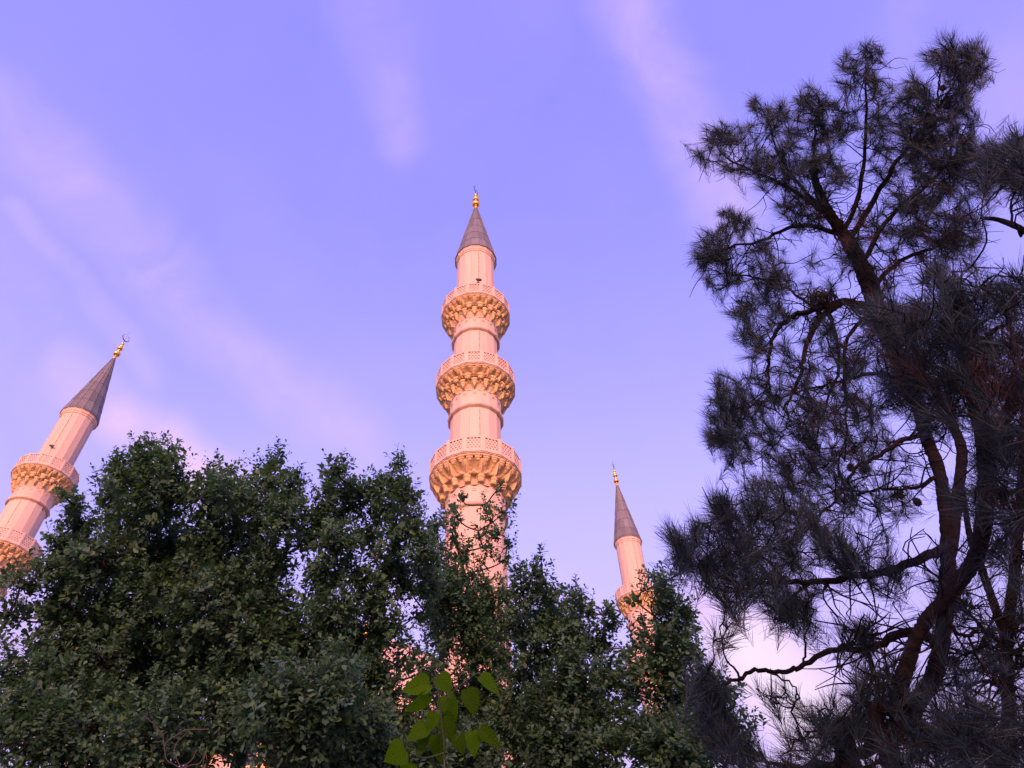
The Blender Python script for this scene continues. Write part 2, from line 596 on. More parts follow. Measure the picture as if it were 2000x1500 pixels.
def design_minaret():
    # pedestal, hidden by the trees from here
    mb = MB()
    mb.box(-2.6, 2.6, -2.6, 2.6, 0, 9.0)
    mb.box(-2.75, 2.75, -2.75, 2.75, 9.0, 9.4)
    mb.loft([polyring(2.75, 9.4), polyring(1.80, 13.6), polyring(1.80, 14.0)])
    piece('pedestal', mb.mesh('pedestal', M_STONE))
    # shaft: a core and sixteen tall facing slabs on each stage
    core = MB()
    core.loft([polyring(1.62, 14.0), polyring(1.55, 26.5), polyring(1.47, 41.5), polyring(1.385, 50.4)])
    shaft = piece('shaft', core.mesh('shaft', M_STONE))
    for za, zb, ra, rb in SHAFT_BREAKS:
        mb = MB()
        rings = []
        for z, r in ((za, ra), (zb, rb)):
            a = HALF - 0.0055 / r
            rings.append([((r - 0.09) * math.cos(-a), (r - 0.09) * math.sin(-a), z), (r * math.cos(-a), r * math.sin(-a), z),
                          (r * math.cos(a), r * math.sin(a), z), ((r - 0.09) * math.cos(a), (r - 0.09) * math.sin(a), z)])
        mb.loft(rings)
        me = mb.mesh('shaft_slab', M_STONE)
        for k in range(N):
            piece('slab', me, 2 * PI * k / N, 0, shaft)
    # lightning conductor down one corner
    mb = MB()
    ca = -HALF * 14 + HALF
    ca = math.radians(-76.9) - AXIS
    for za, zb, ra, rb in SHAFT_BREAKS:
        mb.bar(((ra + 0.015) * math.cos(ca), (ra + 0.015) * math.sin(ca), za), ((rb + 0.015) * math.cos(ca), (rb + 0.015) * math.sin(ca), zb), 0.014, 0.014, (math.cos(ca), math.sin(ca), 0))
        z = za + 0.3
        while z < zb:
            r = ra + (rb - ra) * (z - za) / (zb - za) + 0.018
            mb.bar((r * math.cos(ca), r * math.sin(ca), z), (r * math.cos(ca), r * math.sin(ca), z + 0.08), 0.04, 0.035, (math.cos(ca), math.sin(ca), 0))
            z += 0.62
    piece('lightning_cable', mb.mesh('lightning_cable', M_IRON))
    for bi, B in enumerate(BALCONIES):
        zb, zt, R, zm, zr, rs = B['zb'], B['zt'], B['R'], B['zm'], B['zr'], B['rs']
        # deck with its moulded edge, and the plain cove behind the carving
        mb = MB()
        mb.loft([polyring(rs + 0.03, zm), polyring(rs + 0.22, zm + 0.35), polyring(R - 0.62, zb - 0.55), polyring(R - 0.40, zb - 0.20), polyring(R - 0.13, zb - 0.17),
                 polyring(R - 0.11, zb - 0.12), polyring(R - 0.05, zb - 0.10), polyring(R - 0.02, zb - 0.05), polyring(R + 0.015, zb - 0.045), polyring(R + 0.015, zb - 0.001)])
        balcony = piece('balcony', mb.mesh('balcony', M_STONE))
        pm, po = panel_mesh(R), post_mesh(R)
        for k in range(N):
            piece('lattice_panel', pm, 2 * PI * k / N, zb, balcony)
            piece('post', po, 2 * PI * (k + 0.5) / N, zb, balcony)
        H = zb - 0.13 - zm
        z = lambda t: zm + H * t
        rr = lambda t: rs + 0.10 + (R - 0.10 - rs - 0.10) * t ** 0.9
        if bi == 0:
            c1 = corbel_mesh(R - 0.09, z(1.0), z(0.74), 0.45, 3, 0.03)
            n1 = niche_mesh(rr(0.46), rr(0.86), z(0.34), z(0.80), 2 * PI / N, 0.52, 3)
            c2 = corbel_mesh(rr(0.36), z(0.36), z(0.06), 0.40, 2, 0.0)
            n2 = niche_mesh(rr(0.06), rr(0.40), z(0.02), z(0.38), 2 * PI / N, 0.28, 3)
            for k in range(2 * N):
                piece('corbel', c1, 2 * PI * (k / 2 + 0.25) / N, 0, balcony)
            for k in range(N):
                piece('niche', n1, 2 * PI * k / N, 0, balcony)
                piece('corbel', c2, 2 * PI * (k + 0.5) / N, 0, balcony)
                piece('niche', n2, 2 * PI * k / N, 0, balcony)
        else:
            c1 = corbel_mesh(R - 0.09, z(1.0), z(0.78), 0.43, 3, 0.03)
            n1 = niche_mesh(rr(0.58), rr(0.92), z(0.52), z(0.84), 2 * PI / N, 0.44, 3)
            c2 = corbel_mesh(rr(0.66), z(0.66), z(0.38), 0.42, 2, 0.06)
            n2 = niche_mesh(rr(0.28), rr(0.62), z(0.28), z(0.58), 2 * PI / N, 0.38, 3)
            c3 = corbel_mesh(rr(0.44), z(0.46), z(0.05), 0.36, 2, 0.26)
            n3 = niche_mesh(rr(0.02), rr(0.30), z(0.0), z(0.34), 2 * PI / N, 0.20, 3)
            for k in range(2 * N):
                piece('corbel', c1, 2 * PI * (k / 2 + 0.25) / N, 0, balcony)
            for k in range(N):
                piece('niche', n1, 2 * PI * (k + 0.5) / N, 0, balcony)
                piece('corbel', c2, 2 * PI * (k + 0.5) / N, 0, balcony)
                piece('niche', n2, 2 * PI * k / N, 0, balcony)
                piece('corbel', c3, 2 * PI * k / N, 0, balcony)
                piece('niche', n3, 2 * PI * (k + 0.5) / N, 0, balcony)
        # flared collar and the round ring under it
        mb = MB()
        mb.loft([polyring(rs - 0.02, zr + 0.02), polyring(rs + 0.045, zr + 0.06), polyring(rs + 0.055, zm - 0.30), polyring(rs + 0.09, zm + 0.05)])
        collar = piece('collar', mb.mesh('collar', M_STONE))
        mb = MB()
        # small chevrons cut in relief on the collar, one per side
        ap = (rs + 0.055) * math.cos(HALF)
        for dz in (0.0, -0.13):
            for s in (-1, 1):
                mb.bar((ap + 0.012, 0, zm - 0.20 + dz), (ap + 0.012, s * 0.11, zm - 0.245 + dz), 0.03, 0.03, (1, 0, 0))
        me = mb.mesh('chevron', M_CARVED)
        for k in range(N):
            piece('chevron', me, 2 * PI * k / N, 0, collar)
        mb = MB()
        prof = []
        for i in range(11):
            a = -PI / 2 + PI * i / 10
            prof.append((rs + 0.03 + 0.17 * math.cos(a), zr + 0.17 * math.sin(a)))
        mb.loft([polyring(rs - 0.05, zr - 0.20), polyring(rs + 0.05, zr - 0.20), polyring(rs + 0.05, zr - 0.165)] + [polyring(r, zz) for r, zz in prof] + [polyring(rs - 0.05, zr + 0.17)])
        piece('ring', mb.mesh('ring', M_STONE))
    # cornice under the spire
    mb = MB()
    mb.loft([polyring(1.43, 50.15), polyring(1.50, 50.18), polyring(1.50, 50.32), polyring(1.57, 50.40), polyring(1.58, 50.55), polyring(1.62, 50.60), polyring(1.62, 50.66)])
    piece('cornice', mb.mesh('cornice', M_STONE))
    # spire: a dark core with the eaves, clad in lead sheets
    mb = MB()
    mb.loft([polyring(1.60, 50.661), polyring(1.69, 50.665), polyring(1.69, 50.75), polyring(1.56, 50.86), polyring(0.10, 59.5)])
    spire = piece('spire', mb.mesh('spire', M_LEAD))
    zs = [50.80, 52.1, 53.5, 55.0, 56.6, 59.45]
    cone_r = lambda z: 1.635 + (0.13 - 1.635) * (z - 50.80) / (59.45 - 50.80)
    for i in range(len(zs) - 1):
        za, zb = zs[i] + 0.012, zs[i + 1]
        mb = MB()
        rings = []
        for z, lift in ((za, 0.022), (zb, 0.006)):
            r = cone_r(z) + lift
            g = min(0.008, r * 0.05)
            a = HALF - g / r
            rings.append([((r - 0.05) * math.cos(-a), (r - 0.05) * math.sin(-a), z), (r * math.cos(-a), r * math.sin(-a), z),
                          (r * math.cos(a), r * math.sin(a), z), ((r - 0.05) * math.cos(a), (r - 0.05) * math.sin(a), z)])
        mb.loft(rings)
        r0, r1 = cone_r(za) + 0.03, cone_r(zb) + 0.012
        mb.bar((r0 * math.cos(HALF), r0 * math.sin(HALF), za), (r1 * math.cos(HALF), r1 * math.sin(HALF), zb), 0.030, 0.05, (math.cos(HALF), math.sin(HALF), 0))
        me = mb.mesh('lead_sheet', M_LEAD)
        for k in range(N):
            piece('lead_sheet', me, 2 * PI * k / N, 0, spire)
    # gilded finial
    mb = MB()
    prof = [(0.17, 59.40), (0.19, 59.55), (0.13, 59.62), (0.12, 59.85)]
    for zc, rb, hh in ((60.22, 0.36, 0.30), (61.12, 0.30, 0.26)):
        for i in range(9):
            a = -PI / 2 + PI * i / 8
            prof.append((max(0.10, rb * math.cos(a)), zc + hh * math.sin(a)))
        prof += [(0.10, zc + hh + 0.06), (0.15, zc + hh + 0.12), (0.10, zc + hh + 0.20)]
    for i in range(7):
        a = -PI / 2 + PI * i / 6
        prof.append((max(0.05, 0.17 * math.cos(a)), 61.88 + 0.18 * math.sin(a)))
    prof += [(0.04, 62.15), (0.03, 62.45)]
    mb.lathe(prof, 20)
    finial = piece('finial', mb.mesh('finial', M_GOLD, smooth=True))
    mb = MB()
    rings = []
    for i in range(25):
        a = math.radians(-90 - 155 + 310 * i / 24)
        t = 0.055 * max(0.12, 1 - abs(i - 12) / 12.5)
        c = (0.42 * math.cos(a), 0, 62.86 + 0.42 * math.sin(a))
        o = Vector((math.cos(a), 0, math.sin(a)))
        c = Vector(c)
        y = Vector((0, 0.022, 0))
        rings.append([c - o * t - y, c + o * t - y, c + o * t + y, c - o * t + y])
    mb.loft(rings)
    piece('crescent', mb.mesh('crescent', M_IRON), -AXIS + math.radians(70), 0, finial)
    mb = MB()
    mb.lathe([(0.012, 62.4), (0.008, 64.0)], 5)
    piece('lightning_rod', mb.mesh('lightning_rod', M_IRON), 0, 0, finial)
    # floodlight on the shaft above the top balcony
    a = math.radians(-78) - AXIS
    mb = MB()
    mb.bar((1.42, -0.05, 45.75), (1.72, -0.05, 45.75), 0.05, 0.05, (0, 1, 0))
    mb.lathe([(0.04, 45.68), (0.11, 45.70), (0.14, 45.76), (0.11, 45.82), (0.04, 45.85)], 14)
    v = [(x + 1.68, y * 1.7, z) if i >= 8 else (x, y, z) for i, (x, y, z) in enumerate(mb.v)]
    mb.v = v
    piece('floodlight', mb.mesh('floodlight', M_LEAD), a)


design_minaret()


def build_minaret(pos, label):
    root = empty('minaret', (pos[0], pos[1], 0), AXIS)
    tag(root, label, 'minaret', 'minarets at the corners of the mosque')
    made = []
    for name, me, rz, z, par in MINARET_PIECES:
        made.append(obj(name, me, root if par is None else made[par], rz, (0, 0, z)))
    return root


build_minaret(C_POS, 'tall pink stone minaret, largest of the three, seen with all three carved balconies')
build_minaret(L_POS, 'minaret that leans at the picture edge, with an open crescent above its gilded knobs')
build_minaret(R_POS, 'smallest and farthest minaret, standing between the broadleaf trees and the pine')

# ------------------------------------------------------------------ mosque hall behind the trees
def facing_on(mesh_fn, k):
    return k * PI / 2


def arch_window(w, h, depth):
    """pointed-arch surround (x across, y out, z up from the sill)"""
    def outline(s, hh):
        pts = [(-s, 0.0), (-s, hh * 0.62)]
        for i in range(1, 6):
            a = i / 6
            pts.append((-s * math.cos(a * PI / 2), hh * 0.62 + hh * 0.38 * math.sin(a * PI / 2)))
        pts.append((0, hh))
        return pts + [(-x, z) for x, z in reversed(pts[:-1])]
    o, i = outline(w / 2 + 0.22, h + 0.25), outline(w / 2, h)
    mb = MB()
    n = len(o)
    ring = []
    for y in (0.0, depth):
        ring.append(([(x, y, z) for x, z in o], [(x, y, z) for x, z in i]))
    for (oo, ii), flip in ((ring[1], False),):
        k = len(mb.v)
        mb.v += oo + ii
        mb.f += [(k + j, k + j + 1, k + n + j + 1, k + n + j) for j in range(n - 1)]
    k = len(mb.v)
    mb.v += ring[0][0] + ring[1][0]
    mb.f += [(k + j, k + j + 1, k + n + j + 1, k + n + j) for j in range(n - 1)]
    k = len(mb.v)
    mb.v += ring[0][1] + ring[1][1]
    mb.f += [(k + j, k + j + 1, k + n + j + 1, k + n + j) for j in range(n - 1)]
    frame = mb.mesh('window', M_CARVED)
    mb = MB()
    mb.v = [(x, 0.03, z) for x, z in i]
    mb.f = [tuple(range(n))]
    return frame, mb.mesh('pane', M_GLASS)


def dome_profile(R, h, z0, n=14, point=0.12):
    return [(max(0.02, R * math.cos(i / n * PI / 2) ** 0.9), z0 + h * math.sin(i / n * PI / 2) + h * point * (i / n) ** 4) for i in range(n + 1)]


hall = empty('mosque_hall', (CENTRE[0], CENTRE[1], 0), AXIS)
tag(hall, 'orange lit stone mosque body with domes, glimpsed through gaps between the broadleaf trees', 'mosque')
HW = 16.5
mb = MB()
mb.box(-HW, HW, -HW, HW, 0, 15.6)
hall_wall = obj('wall', mb.mesh('wall', M_STONE), hall)
mb = MB()
mb.loft([[(-a, -a, z), (a, -a, z), (a, a, z), (-a, a, z)] for a, z in ((HW + 0.02, 15.5), (HW + 0.45, 15.8), (HW + 0.45, 16.1), (HW + 0.25, 16.2), (HW + 0.25, 17.1), (HW - 0.2, 17.1))])
obj('cornice', mb.mesh('cornice', M_CARVED), hall)
frame_me, pane_me = arch_window(2.0, 4.2, 0.25)
for side in range(4):
    a = side * PI / 2
    for row, z in enumerate((3.0, 9.4)):
        for k in range(5):
            x = (k - 2) * 6.0
            p = Vector((x, HW + 0.003, z))
            p.rotate(Matrix.Rotation(a, 3, 'Z'))
            f = obj('window', frame_me, hall, a, p)
            obj('pane', pane_me, f)
mb = MB()
mb.lathe([(11.2, 17.1), (11.2, 22.4), (11.6, 22.6), (11.6, 23.0), (11.0, 23.1)], 32)
drum = obj('drum', mb.mesh('drum', M_STONE), hall)
mb = MB()
mb.lathe(dome_profile(10.8, 8.8, 23.1), 48)
dome = obj('dome', mb.mesh('dome', M_STONE, smooth=True), hall)
mb = MB()
mb.lathe([(0.5, 32.6), (0.6, 33.1), (0.25, 33.3), (0.55, 33.9), (0.25, 34.4), (0.4, 34.8), (0.1, 35.2), (0.04, 36.4)], 16)
obj('dome_finial', mb.mesh('dome_finial', M_GOLD, smooth=True), dome)
small_dome = MB()
small_dome.lathe([(4.6, 17.0), (4.6, 18.4), (4.8, 18.5), (4.8, 18.7)] + dome_profile(4.5, 3.8, 18.7, 10), 32)
small_me = small_dome.mesh('side_dome', M_STONE, smooth=True)
for sx in (-1, 1):
    for sy in (-1, 1):
        obj('side_dome', small_me, hall, 0, (sx * 11.2, sy * 11.2, 0))
drum_frame, drum_pane = arch_window(1.0, 3.0, 0.2)
for k in range(16):
    a = 2 * PI * k / 16
    f = obj('drum_window', drum_frame, hall, a - PI / 2, (11.17 * math.cos(a), 11.17 * math.sin(a), 18.4))
    obj('pane', drum_pane, f)

# ------------------------------------------------------------------ unseen block, added behind the viewer to cast evening shade over the trees
block = empty('added_shade_block', (-7.0, -42.0, 0), 0)
tag(block, 'plain four storey plastered block added out of view behind the viewer to shade the trees', 'added building')
mb = MB()
mb.box(-26, 26, -6, 6, 0, 13.4)
obj('wall', mb.mesh('wall', M_PLASTER), block)
mb = MB()
mb.box(-26.4, 26.4, -6.4, 6.4, 13.41, 13.9)
obj('roof', mb.mesh('roof', M_PLASTER), block)
mb = MB()
mb.box(-0.75, 0.75, 0, 0.06, 0, 1.5)
wf = mb.mesh('window', M_PLASTER)
mb = MB()
mb.box(-0.65, 0.65, 0.061, 0.07, 0.1, 1.4)
wp = mb.mesh('pane', M_GLASS)
for floor in range(4):
    for k in range(14):
        f = obj('window', wf, block, 0, (-23.4 + 3.6 * k, 6.001, 1.1 + 3.2 * floor))
        obj('pane', wp, f)

# ------------------------------------------------------------------ vegetation helpers
rng = np.random.default_rng(11)


def at(x, y, slant):
    """the point at that distance along the photograph's pixel"""
    return EYE + ray(x, y) * slant


def unit(v):
    return v / np.maximum(np.linalg.norm(v, axis=-1, keepdims=True), 1e-9)


def smooth_path(pts, rad, per=6):
    """Catmull-Rom through the points; returns points and radii"""
    pts = np.asarray(pts, float)
    rad = np.asarray(rad, float)
    P = np.vstack([2 * pts[0] - pts[1], pts, 2 * pts[-1] - pts[-2]])
    out, ro = [], []
    for i in range(len(pts) - 1):
        p0, p1, p2, p3 = P[i:i + 4]
        for t in np.linspace(0, 1, per, endpoint=False):
            out.append(0.5 * (2 * p1 + (p2 - p0) * t + (2 * p0 - 5 * p1 + 4 * p2 - p3) * t * t + (3 * p1 - p0 - 3 * p2 + p3) * t ** 3))
            ro.append(rad[i] + (rad[i + 1] - rad[i]) * t)
    out.append(pts[-1])
    ro.append(rad[-1])
    return np.array(out), np.array(ro)


def tube_arrays(pts, rad, sides):
    n = len(pts)
    tan = unit(np.gradient(pts, axis=0))
    ref = np.array([0.31, 0.83, 0.46])
    side = unit(np.cross(tan, ref))
    up = np.cross(side, tan)
    a = np.arange(sides) * 2 * PI / sides
    v = pts[:, None, :] + rad[:, None, None] * (np.cos(a)[None, :, None] * side[:, None, :] + np.sin(a)[None, :, None] * up[:, None, :])
    i = np.arange(n - 1)[:, None] * sides
    j = np.arange(sides)[None, :]
    k = (j + 1) % sides
    f = np.stack([i + j, i + k, i + sides + k, i + sides + j], -1).reshape(-1, 4)
    return v.reshape(-1, 3), f


def rough_tube(pts, rad, sides, amount=0.09):
    v, f = tube_arrays(np.asarray(pts, float), np.asarray(rad, float), sides)
    c = np.repeat(np.asarray(pts, float), sides, axis=0)
    g = rng.normal(0, 1.0, (len(pts) + 6, sides))
    g = 0.8 * sum(g[i:i + len(pts)] for i in range(7)) / 7 ** 0.5 + 0.5 * g[:len(pts)]
    v = c + (v - c) * (1 + amount * np.clip(g, -2, 2)).reshape(-1, 1)
    return v, f


def tubes_mesh(name, tubes, mat):
    """tubes: list of (points, radii, sides)"""
    V, Fq, off = [], [], 0
    for pts, rad, sides in tubes:
        v, f = tube_arrays(np.asarray(pts, float), np.asarray(rad, float), sides)
        V.append(v)
        Fq.append(f + off)
        off += len(v)
    return mesh_np(name, np.vstack(V), [np.vstack(Fq)], mat, smooth=True)


def frames(axis, n_rng):
    """two unit vectors perpendicular to each axis"""
    ref = unit(n_rng.normal(size=axis.shape))
    s = unit(np.cross(axis, ref))
    return s, np.cross(axis, s)


# leaf outlines: base on the origin, tip along +x, folded along the midrib
LEAF_V = np.array([(0, 0, 0), (0.34, 0.20, 0.045), (0.72, 0.29, 0.05), (1.0, 0, -0.03), (0.72, -0.29, 0.05), (0.34, -0.20, 0.045)])
LEAF_F = np.array([(0, 3, 2, 1), (0, 5, 4, 3)])


def leaves_from_shoots(base, axis, length, size, per):
    """leaves spiralling up each shoot, closing to a rosette at its end"""
    n = len(base)
    s, t = frames(axis, rng)
    k = np.arange(per)
    frac = 0.18 + 0.82 * (k / (per - 1))
    phi = k * 2.39996
    P = base[:, None, :] + axis[:, None, :] * (length[:, None] * frac[None, :])[..., None]
    ph = phi[None, :] + rng.uniform(0, 6.28, (n, 1)) + rng.normal(0, 0.25, (n, per))
    rad = np.cos(ph)[..., None] * s[:, None, :] + np.sin(ph)[..., None] * t[:, None, :]
    lean = (0.25 + 0.75 * frac[None, :] ** 2)[..., None]
    d = unit(rad + axis[:, None, :] * lean + rng.normal(0, 0.22, (n, per, 3)) + np.array([0, 0, -0.12]))
    nrm = unit(axis[:, None, :] * 0.6 + np.array([0.0, -0.35, 0.55]) + rng.normal(0, 0.30, (n, per, 3)))
    nrm = unit(nrm - d * np.sum(nrm * d, -1, keepdims=True))
    wv = np.cross(nrm, d)
    L = size[:, None] * (1.05 - 0.45 * frac[None, :] ** 3) * rng.uniform(0.55, 1.25, (n, per))
    keep = rng.random((n, per)) < 0.92
    P, d, nrm, wv, L = P[keep], d[keep], nrm[keep], wv[keep], L[keep]
    w = rng.uniform(0.8, 1.2, len(L))
    V = P[:, None, :] + L[:, None, None] * (LEAF_V[None, :, 0, None] * d[:, None, :] + (LEAF_V[None, :, 1, None] * w[:, None, None]) * wv[:, None, :] + LEAF_V[None, :, 2, None] * nrm[:, None, :])
    Fc = LEAF_F[None] + (np.arange(len(L)) * 6)[:, None, None]
    return V.reshape(-1, 3), Fc.reshape(-1, 4)


def broadleaf(label, foot, blobs, slant, density=0.044, leaf=0.052, group='broadleaf trees in front of the mosque'):
    """blobs: (x, y, radius in photograph pixels, optional distance, optional density factor): clumps that make up the crown"""
    foot = (foot[0] * 1.12, foot[1] + 0.8)
    root = empty('broadleaf_tree', (foot[0], foot[1], 0))
    tag(root, label, 'tree', group)
    o3 = np.array([foot[0], foot[1], 0.0])
    cents = []
    for b in blobs:
        x, y, r = b[:3]
        sl = (b[3] if len(b) > 3 and b[3] else slant) + rng.uniform(-0.35, 0.35)
        dens = b[4] if len(b) > 4 else 1.0
        cents.append((at(x, y + 0.08 * r, sl), 0.88 * r * sl / F_PX, sl, r, dens))
    ctr = np.array([c[0] for c in cents])
    # trunk from the ground into the crown
    low = ctr[:, 2].min()
    mid = np.array([ctr[:, 0].mean() * 1.08, ctr[:, 1].mean() + 0.7, ctr[:, 2].mean()])
    top = ctr[ctr[:, 2].argmax()] + np.array([0, 0.25, -0.25])
    tp, tr = smooth_path([o3, o3 * 0.75 + np.array([mid[0], mid[1], low]) * 0.25 + np.array([0.05, 0, 1.0]), np.array([(o3[0] + mid[0]) / 2, (o3[1] + mid[1]) / 2, low]), mid, top],
                         [0.10, 0.08, 0.065, 0.035, 0.008], 8)
    obj('trunk', tubes_mesh('trunk', [(tp - o3, tr, 10)], M_BARK), root)
    nodes = [tp[len(tp) // 3:]]
    nrad = [tr[len(tp) // 3:]]
    order = np.argsort(np.linalg.norm(ctr - mid, axis=1))
    tubes = []
    for i in order:
        N_ = np.vstack(nodes)
        R_ = np.concatenate(nrad)
        c = ctr[i]
        dd = np.linalg.norm(N_ - c, axis=1) + 0.6 * np.maximum(0, N_[:, 2] - c[2] + 0.1)
        j = dd.argmin()
        if np.linalg.norm(N_[j] - c) < 0.05:
            continue
        m = (N_[j] + c) / 2 + np.array([0, 0, -0.02]) + rng.normal(0, 0.03, 3)
        pp, pr = smooth_path([N_[j], m, c], [min(0.018, max(0.008, R_[j] * 0.6)), 0.008, 0.004], 5)
        tubes.append((pp, pr))
        nodes.append(pp[2:])
        nrad.append(pr[2:])
    for pp, pr in tubes:
        obj('limb', tubes_mesh('limb', [(pp - o3, pr, 6)], M_BARK), root)
    # shoots
    SB, SA, SL, SS, twigs = [], [], [], [], []
    for c, rm, sl, rp, dens in cents:
        n = max(5, int(density * rp * rp * dens))
        d = unit(rng.normal(size=(n, 3)))
        rad = rm * rng.uniform(0.25, 1.0, n) ** 0.6
        stray = rng.random(n) < 0.10
        rad = np.where(stray, rm * rng.uniform(1.05, 1.4, n), rad)
        tall = 1.25 if rp < 38 else 1.0
        p = c + d * rad[:, None] * np.array([0.95, 1.1, tall])
        ax = unit(d * 0.75 + np.array([0, 0, 0.62]) + rng.normal(0, 0.33, (n, 3)))
        ln = rng.uniform(0.08, 0.26, n)
        SB.append(p - ax * (ln * 0.5)[:, None])
        SA.append(ax)
        SL.append(ln)
        SS.append(leaf * rng.uniform(0.8, 1.15, n))
        for q in range(n):
            if rng.random() < 0.35:
                b0 = SB[-1][q]
                twigs.append(([c + (b0 - c) * 0.15, (c + b0) / 2 + rng.normal(0, 0.02, 3), b0, b0 + ax[q] * ln[q]], [0.006, 0.004, 0.003, 0.0015], 3))
    SB, SA, SL, SS = np.vstack(SB), np.vstack(SA), np.concatenate(SL), np.concatenate(SS)
    V, Fq = leaves_from_shoots(SB, SA, SL, SS, 13)
    crown = obj('crown', mesh_np('crown', V - o3, [Fq], M_LEAF), root)
    tag(crown, kind='stuff')
    tw = obj('twigs', tubes_mesh('twigs', [(np.asarray(a) - o3, b, c) for a, b, c in twigs], M_BARK), crown)
    tag(tw, kind='stuff')
    return root


def foot_of(x, y, slant):
    p = at(x, y, slant)
    return (p[0], p[1])


broadleaf('tallest leafy tree, its crown overlapping the minaret that leans at the picture edge', foot_of(230, 1450, 6.6), [
    (282, 885, 26), (275, 915, 38), (325, 880, 24), (335, 915, 32), (235, 925, 32), (205, 935, 14), (300, 960, 62), (350, 960, 35), (235, 985, 48), (165, 1015, 30), (145, 985, 18), (125, 1040, 26), (135, 1085, 42),
    (95, 1110, 26), (200, 1085, 62), (290, 1060, 80), (340, 1100, 70), (40, 1135, 22), (10, 1125, 14), (110, 1160, 48), (195, 1180, 85), (300, 1190, 95), (120, 1240, 55), (20, 1195, 26), (200, 1300, 105), (40, 1320, 62), (110, 1370, 85),
    (310, 1310, 100), (170, 1440, 100, 6.2), (300, 1430, 90, 6.2), (60, 1440, 60, 6.4, 0.6), (15, 1390, 50), (125, 965, 8)], 7.0)
broadleaf('leafy tree with rounded tops right beside the tallest leafy crown', foot_of(470, 1450, 6.2), [
    (430, 925, 28), (405, 955, 36), (450, 960, 36), (490, 945, 32), (536, 895, 20), (530, 930, 30), (565, 945, 34), (500, 1000, 60), (420, 1020, 55), (560, 1010, 48), (590, 975, 14), (390, 1080, 60), (470, 1090, 80), (530, 1090, 45), (600, 1060, 22),
    (420, 1180, 90), (510, 1190, 75), (560, 1230, 42), (400, 1290, 85), (490, 1300, 95), (580, 1310, 75), (560, 1390, 90, 5.2), (640, 1370, 70, 5.0), (610, 1450, 80, 5.1), (420, 1400, 80), (660, 1300, 50, 5.2), (480, 1460, 28), (700, 1420, 60, 5.1), (515, 1250, 44, 5.8), (520, 1180, 40, 6.0)], 6.5)
broadleaf('dark leafy tree with slender upright leader shoots, next to the tallest minaret', foot_of(720, 1450, 6.0), [
    (662, 905, 22), (648, 935, 26), (685, 945, 22), (640, 975, 34), (680, 985, 36), (776, 905, 16), (770, 935, 24), (740, 940, 22), (715, 965, 26), (795, 960, 28), (755, 985, 36), (800, 1010, 30), (625, 1030, 38), (665, 1050, 42), (720, 1030, 36), (775, 1045, 38),
    (820, 1040, 24), (640, 1110, 42), (700, 1110, 34, None, .7), (760, 1100, 42), (610, 1150, 34, None, .7), (650, 1190, 52), (730, 1160, 42), (790, 1130, 34), (700, 1230, 66), (620, 1240, 45), (760, 1220, 38), (710, 1310, 52), (650, 1290, 40), (740, 1390, 66), (690, 1450, 60), (800, 1440, 70), (830, 1330, 34, None, .6), (760, 1320, 26), (825, 1075, 28), (838, 1130, 32), (828, 1190, 26, None, .6), (845, 1025, 16), (800, 1270, 30, None, .6), (845, 1300, 34, None, .6), (720, 1480, 70, 5.6), (820, 1490, 60, 5.8)], 6.2)
broadleaf('sparse leafy tree whose thin shoots overlap the shaft of the tallest minaret', foot_of(920, 1450, 7.2), [
    (886, 985, 12), (905, 967, 8), (890, 1010, 15), (975, 952, 9), (950, 985, 12), (958, 1010, 14), (985, 1000, 14), (1000, 985, 10), (935, 1035, 16, None, .8), (970, 1035, 18), (885, 1045, 20), (855, 1050, 20), (862, 1010, 10), (905, 1075, 22, None, .8), (950, 1075, 22, None, .8), (990, 1060, 14),
    (985, 1095, 14), (870, 1100, 32), (840, 1110, 24, None, 2.0), (925, 1115, 26, None, .8), (880, 1150, 40, None, 2.0), (850, 1165, 34, None, 2.0), (940, 1160, 34, None, 2.0), (985, 1150, 18, None, 2.0), (910, 1205, 45, None, 2.0), (860, 1215, 34, None, 2.0), (970, 1210, 36, None, 2.0), (930, 1260, 42, None, 2.0), (870, 1275, 28, None, .6), (980, 1280, 28, None, 2.0), (900, 1330, 34, None, .6), (950, 1340, 38, None, 2.0), (870, 1390, 48, None, 2.0), (950, 1410, 60, None, 2.0), (900, 1460, 60, None, 2.0), (920, 1480, 60, 6.6, 2.0), (850, 1250, 30, None, .6), (920, 1370, 40, 7.0, 2.0)], 7.4, 0.042, 0.050)
broadleaf('leafy tree filling the dip between the tallest and the smallest minaret', foot_of(1090, 1450, 6.4), [
    (1056, 1085, 12), (1052, 1110, 16), (1040, 1135, 22), (1015, 1120, 18), (1015, 1160, 30), (1075, 1155, 28), (1070, 1190, 40), (1128, 1160, 16), (1120, 1190, 30), (1150, 1190, 16), (1010, 1215, 40), (1110, 1235, 46), (1050, 1250, 55), (1150, 1250, 34), (1186, 1185, 12), (1196, 1210, 18), (1180, 1245, 26), (1215, 1265, 18, None, .7),
    (1130, 1310, 60), (1040, 1330, 66), (1190, 1310, 38), (1000, 1400, 66), (1090, 1400, 80), (1170, 1390, 60), (1040, 1460, 70), (1150, 1460, 75), (1090, 1470, 70, 6.0), (1120, 1380, 60, 6.1)], 6.6)
